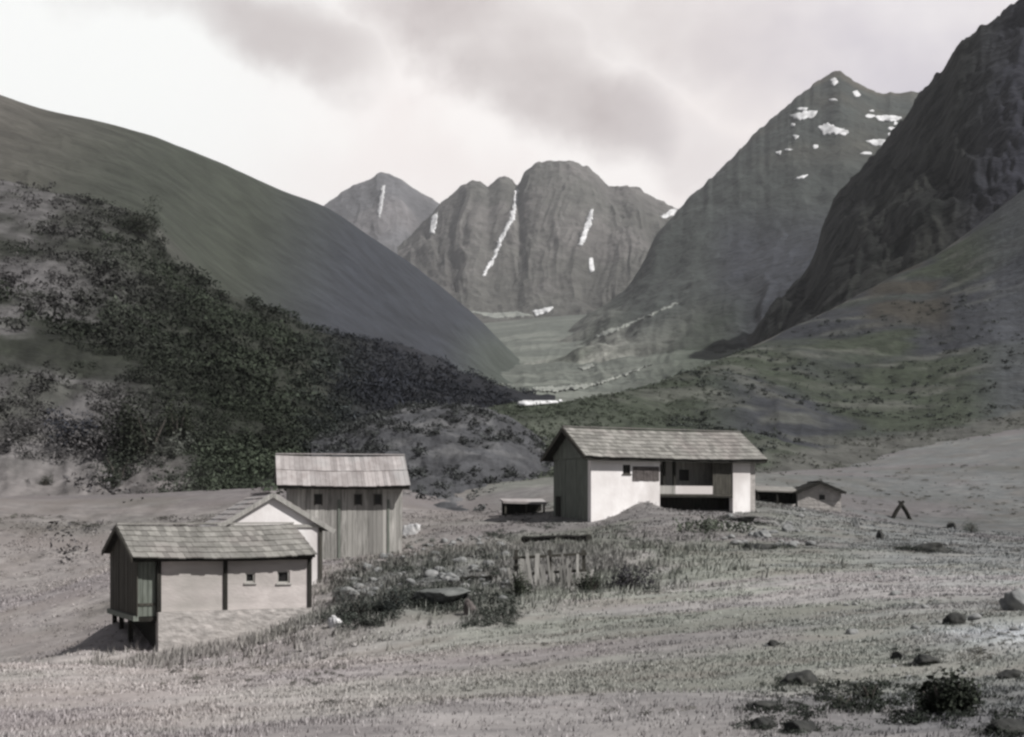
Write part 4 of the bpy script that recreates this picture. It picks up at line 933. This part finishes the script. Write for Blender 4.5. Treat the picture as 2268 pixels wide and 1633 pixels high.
# ------------------------------------------------------------------ rubble and grass (nobody could count them)
def stones(name, label, cat, regs, seed):
    r = np.random.default_rng(seed); import bmesh
    bm = bmesh.new(); bmesh.ops.create_icosphere(bm, subdivisions=2, radius=1.0)
    bv = np.array([q.co[:] for q in bm.verts]); bf = np.array([[q.index for q in t.verts] for t in bm.faces]); bm.free()
    V = []; Fc = []; k = 0
    for (px0, px1, py0, py1, n, s0, s1) in regs:
        for _ in range(n):
            p = on_ground(px0 + (px1 - px0) * r.random(), py0 + (py1 - py0) * r.random()); s = s0 + (s1 - s0) * r.random() ** 2.5
            v = bv.copy()
            for _c2 in range(5):
                nn = r.normal(0, 1, 3); nn /= np.linalg.norm(nn); sd_ = v @ nn; v = v - np.maximum(sd_ - .6, 0)[:, None] * nn
            th = r.random() * 6.28; v = v * [1, .8, .55]; v = np.c_[v[:, 0] * math.cos(th) - v[:, 1] * math.sin(th), v[:, 0] * math.sin(th) + v[:, 1] * math.cos(th), v[:, 2]]
            V.append(v * s + p + [0, 0, s * .15]); Fc.append(bf + k); k += len(v)
    return tag(np_mesh(name, np.concatenate(V), np.concatenate(Fc), M['rock_grey']), label, cat, kind='stuff')
stones('rubble', 'loose grey stones strewn between the huts and across the meadow', 'rubble',
       [(760, 1130, 1190, 1340, 330, .06, .34), (1600, 1800, 1130, 1215, 60, .06, .3), (1850, 2250, 1150, 1420, 60, .04, .16), (1650, 2268, 1420, 1620, 40, .02, .07)], 77)

def heath(name, label, regs, seed):
    r = np.random.default_rng(seed); V = []; Fc = []; Cc = []; k = 0
    for (px0, px1, py0, py1, n, s0, s1, tint, msk) in regs:
        P = np.array([on_ground(px0 + (px1 - px0) * a, py0 + (py1 - py0) * b) for a, b in r.random((n, 2))])
        P = P[fbm(P[:, 0] / 2.2, P[:, 1] / 3.0, 3, 151) > msk]; rad = s0 + (s1 - s0) * r.random(len(P)) ** 2; P[:, 2] -= .06 * rad
        v, f, c = leaf_quads(P, rad, 90, .13, r, np.array(tint)[None] * (.5 + 1.1 * r.random((len(P), 1))), flat=.5)
        V.append(v); Fc.append(f + k); Cc.append(c); k += len(v)
    for pos, w in ROCKS:     # weeds crowding round the foot of each dark boulder
        n = 30; a = r.random(n) * 6.283; q = pos[None] + np.c_[np.cos(a) * w * .52, np.sin(a) * w * .36, 0 * a] * (.8 + .8 * r.random((n, 1)))
        q[:, 2] = ground_z(q[:, 0], q[:, 1]) - .01
        v, f, c = leaf_quads(q, w * (.07 + .15 * r.random(n)), 80, .13, r, np.array([(.030, .034, .028)]) * (.5 + 1.2 * r.random((n, 1))), flat=.7)
        V.append(v); Fc.append(f + k); Cc.append(c); k += len(v)
    return tag(np_mesh(name, np.concatenate(V), np.concatenate(Fc), M['leaf'], np.concatenate(Cc)), label, 'heath', kind='stuff')
G4 = (.020, .024, .019)
G1, G2, G3 = (.055, .060, .052), (.035, .040, .034), (.090, .088, .076)
heath('heath', 'low dark heath and weeds patching the rubble and the meadow',
      [(735, 1140, 1175, 1390, 850, .12, .50, G1, -.2), (735, 1000, 1290, 1400, 190, .15, .5, G2, -.2), (1330, 1760, 1150, 1225, 170, .1, .38, G1, -.1), (1290, 1450, 1250, 1315, 60, .15, .45, G2, -.5),
       (1130, 1240, 1130, 1200, 50, .1, .4, G1, -.2), (1760, 2268, 1140, 1260, 120, .08, .3, G3, .0), (2040, 2268, 1290, 1480, 110, .05, .18, G3, -.1), (1640, 2268, 1480, 1633, 200, .03, .13, G2, -.05), (720, 1650, 1390, 1633, 160, .03, .14, G3, .05), (350, 760, 1440, 1520, 90, .06, .22, G3, -.1),
       (-80, 620, 1142, 1170, 200, .10, .45, G3, -.1), (-80, 300, 1190, 1300, 60, .05, .16, G3, -.05), (60, 330, 1200, 1440, 70, .05, .14, G3, .0),
       (1650, 1800, 1500, 1625, 70, .05, .14, G4, -.3), (1810, 1965, 1515, 1580, 90, .05, .17, G4, -.4), (1985, 2170, 1525, 1605, 110, .05, .18, G4, -.4), (2200, 2290, 1480, 1640, 60, .05, .14, G4, -.3), (1960, 2090, 1440, 1478, 40, .04, .12, G4, -.4),
       (1690, 2330, 1030, 1140, 420, .08, .38, G3, -.2), (1120, 1330, 1200, 1320, 220, .1, .36, G1, -.4), (900, 1140, 1260, 1390, 160, .15, .5, G2, -.3)], 401)
def grass(name, label, n, seed, hgt, dmin, dmax, pw, densf, tuft=6):
    r = np.random.default_rng(seed)
    d = dmin * (dmax / dmin) ** (r.random(n) ** pw); px = np.where(r.random(n) < .78, -330 + 2930 * r.random(n), np.where(r.random(n) < .5, -1900 + 1570 * r.random(n), 2600 + 1700 * r.random(n)))
    x = (px - CX) / F * d; y = d
    keep = r.random(n) < densf(x, y); x, y = x[keep], y[keep]; n = len(x)
    z = ground_z(x, y); c = palette(x, y) * 1.2
    if densf is d_tall: c = c * .55 + np.array([.10, .105, .085]) * .45
    sc = .75 + .6 * r.random(n)
    N = n * tuft; i = np.repeat(np.arange(n), tuft)
    h = hgt * sc[i] * (.5 + .8 * r.random(N)) * (1 + d[keep][i] / 60.); w = (.003 + .00055 * d[keep][i]) * (.7 + .6 * r.random(N))
    a = r.random(N) * 6.283; ln = r.normal(0, .45, N) * h
    bx = x[i] + r.normal(0, .05, N) * (1 + d[keep][i] / 30); by = y[i] + r.normal(0, .05, N) * (1 + d[keep][i] / 30); bz = z[i] - .015
    ux, uy = np.cos(a) * w, np.sin(a) * w; lx_, ly_ = -np.sin(a) * ln + .15 * h, np.cos(a) * ln
    v = np.stack([np.c_[bx - ux, by - uy, bz], np.c_[bx + ux, by + uy, bz], np.c_[bx + lx_, by + ly_, bz + h]], 1).reshape(-1, 3)
    cc = np.repeat(c[i] * (.85 + .3 * r.random((N, 1))), 3, 0)
    return tag(np_mesh(name, v, np.arange(3 * N).reshape(-1, 3), M['blade'], cc), label, 'grass', kind='stuff')
def d_short(x, y): return .15 + .85 * smooth(-.2, .45, fbm(x / 2.5, y / 1.2, 4, 131))
def d_tall(x, y):
    g = np.exp(-(((x + 8.2) / 5.5) ** 2 + ((y - 39.5) / 3.2) ** 2)) + np.exp(-(((x - 2) / 4) ** 2 + ((y - 52) / 7.) ** 2)) + .8 * np.exp(-(((x + 5) / 4) ** 2 + ((y - 50) / 8.) ** 2))
    return np.clip(g, 0, 1) * smooth(-.5, .3, fbm(x / 1.5, y / 1.5, 3, 133))
grass('meadow_grass', 'short dry grass growing over the whole foreground meadow', 125000, 301, .034, 7.5, 85, .75, d_short, tuft=8)
grass('tall_grass', 'taller rank grass around the foot of the shed and the banks', 76000, 302, .13, 30, 80, 1.0, d_tall, tuft=7)

# ------------------------------------------------------------------ air
hz = MB(); hz.box(-3200, 4200, -60, 5600, -260, 980)
ho = hz.build('haze', None) if False else None
me = bpy.data.meshes.new('haze'); me.from_pydata(hz.v, [], hz.f); me.update()
hm = bpy.data.materials.new('valley air'); hm.use_nodes = True; hn, hl = hm.node_tree.nodes, hm.node_tree.links
hn.remove(hn['Principled BSDF']); pv = hn.new('ShaderNodeVolumePrincipled')
pv.inputs['Color'].default_value = (.86, .87, .90, 1); pv.inputs['Density'].default_value = .000065; pv.inputs['Anisotropy'].default_value = .2
hl.new(pv.outputs[0], hn['Material Output'].inputs['Volume'])
me.materials.append(hm); ho = bpy.data.objects.new('haze', me); col.objects.link(ho)
tag(ho, 'thin pale mountain haze filling the valley', 'haze', kind='stuff')
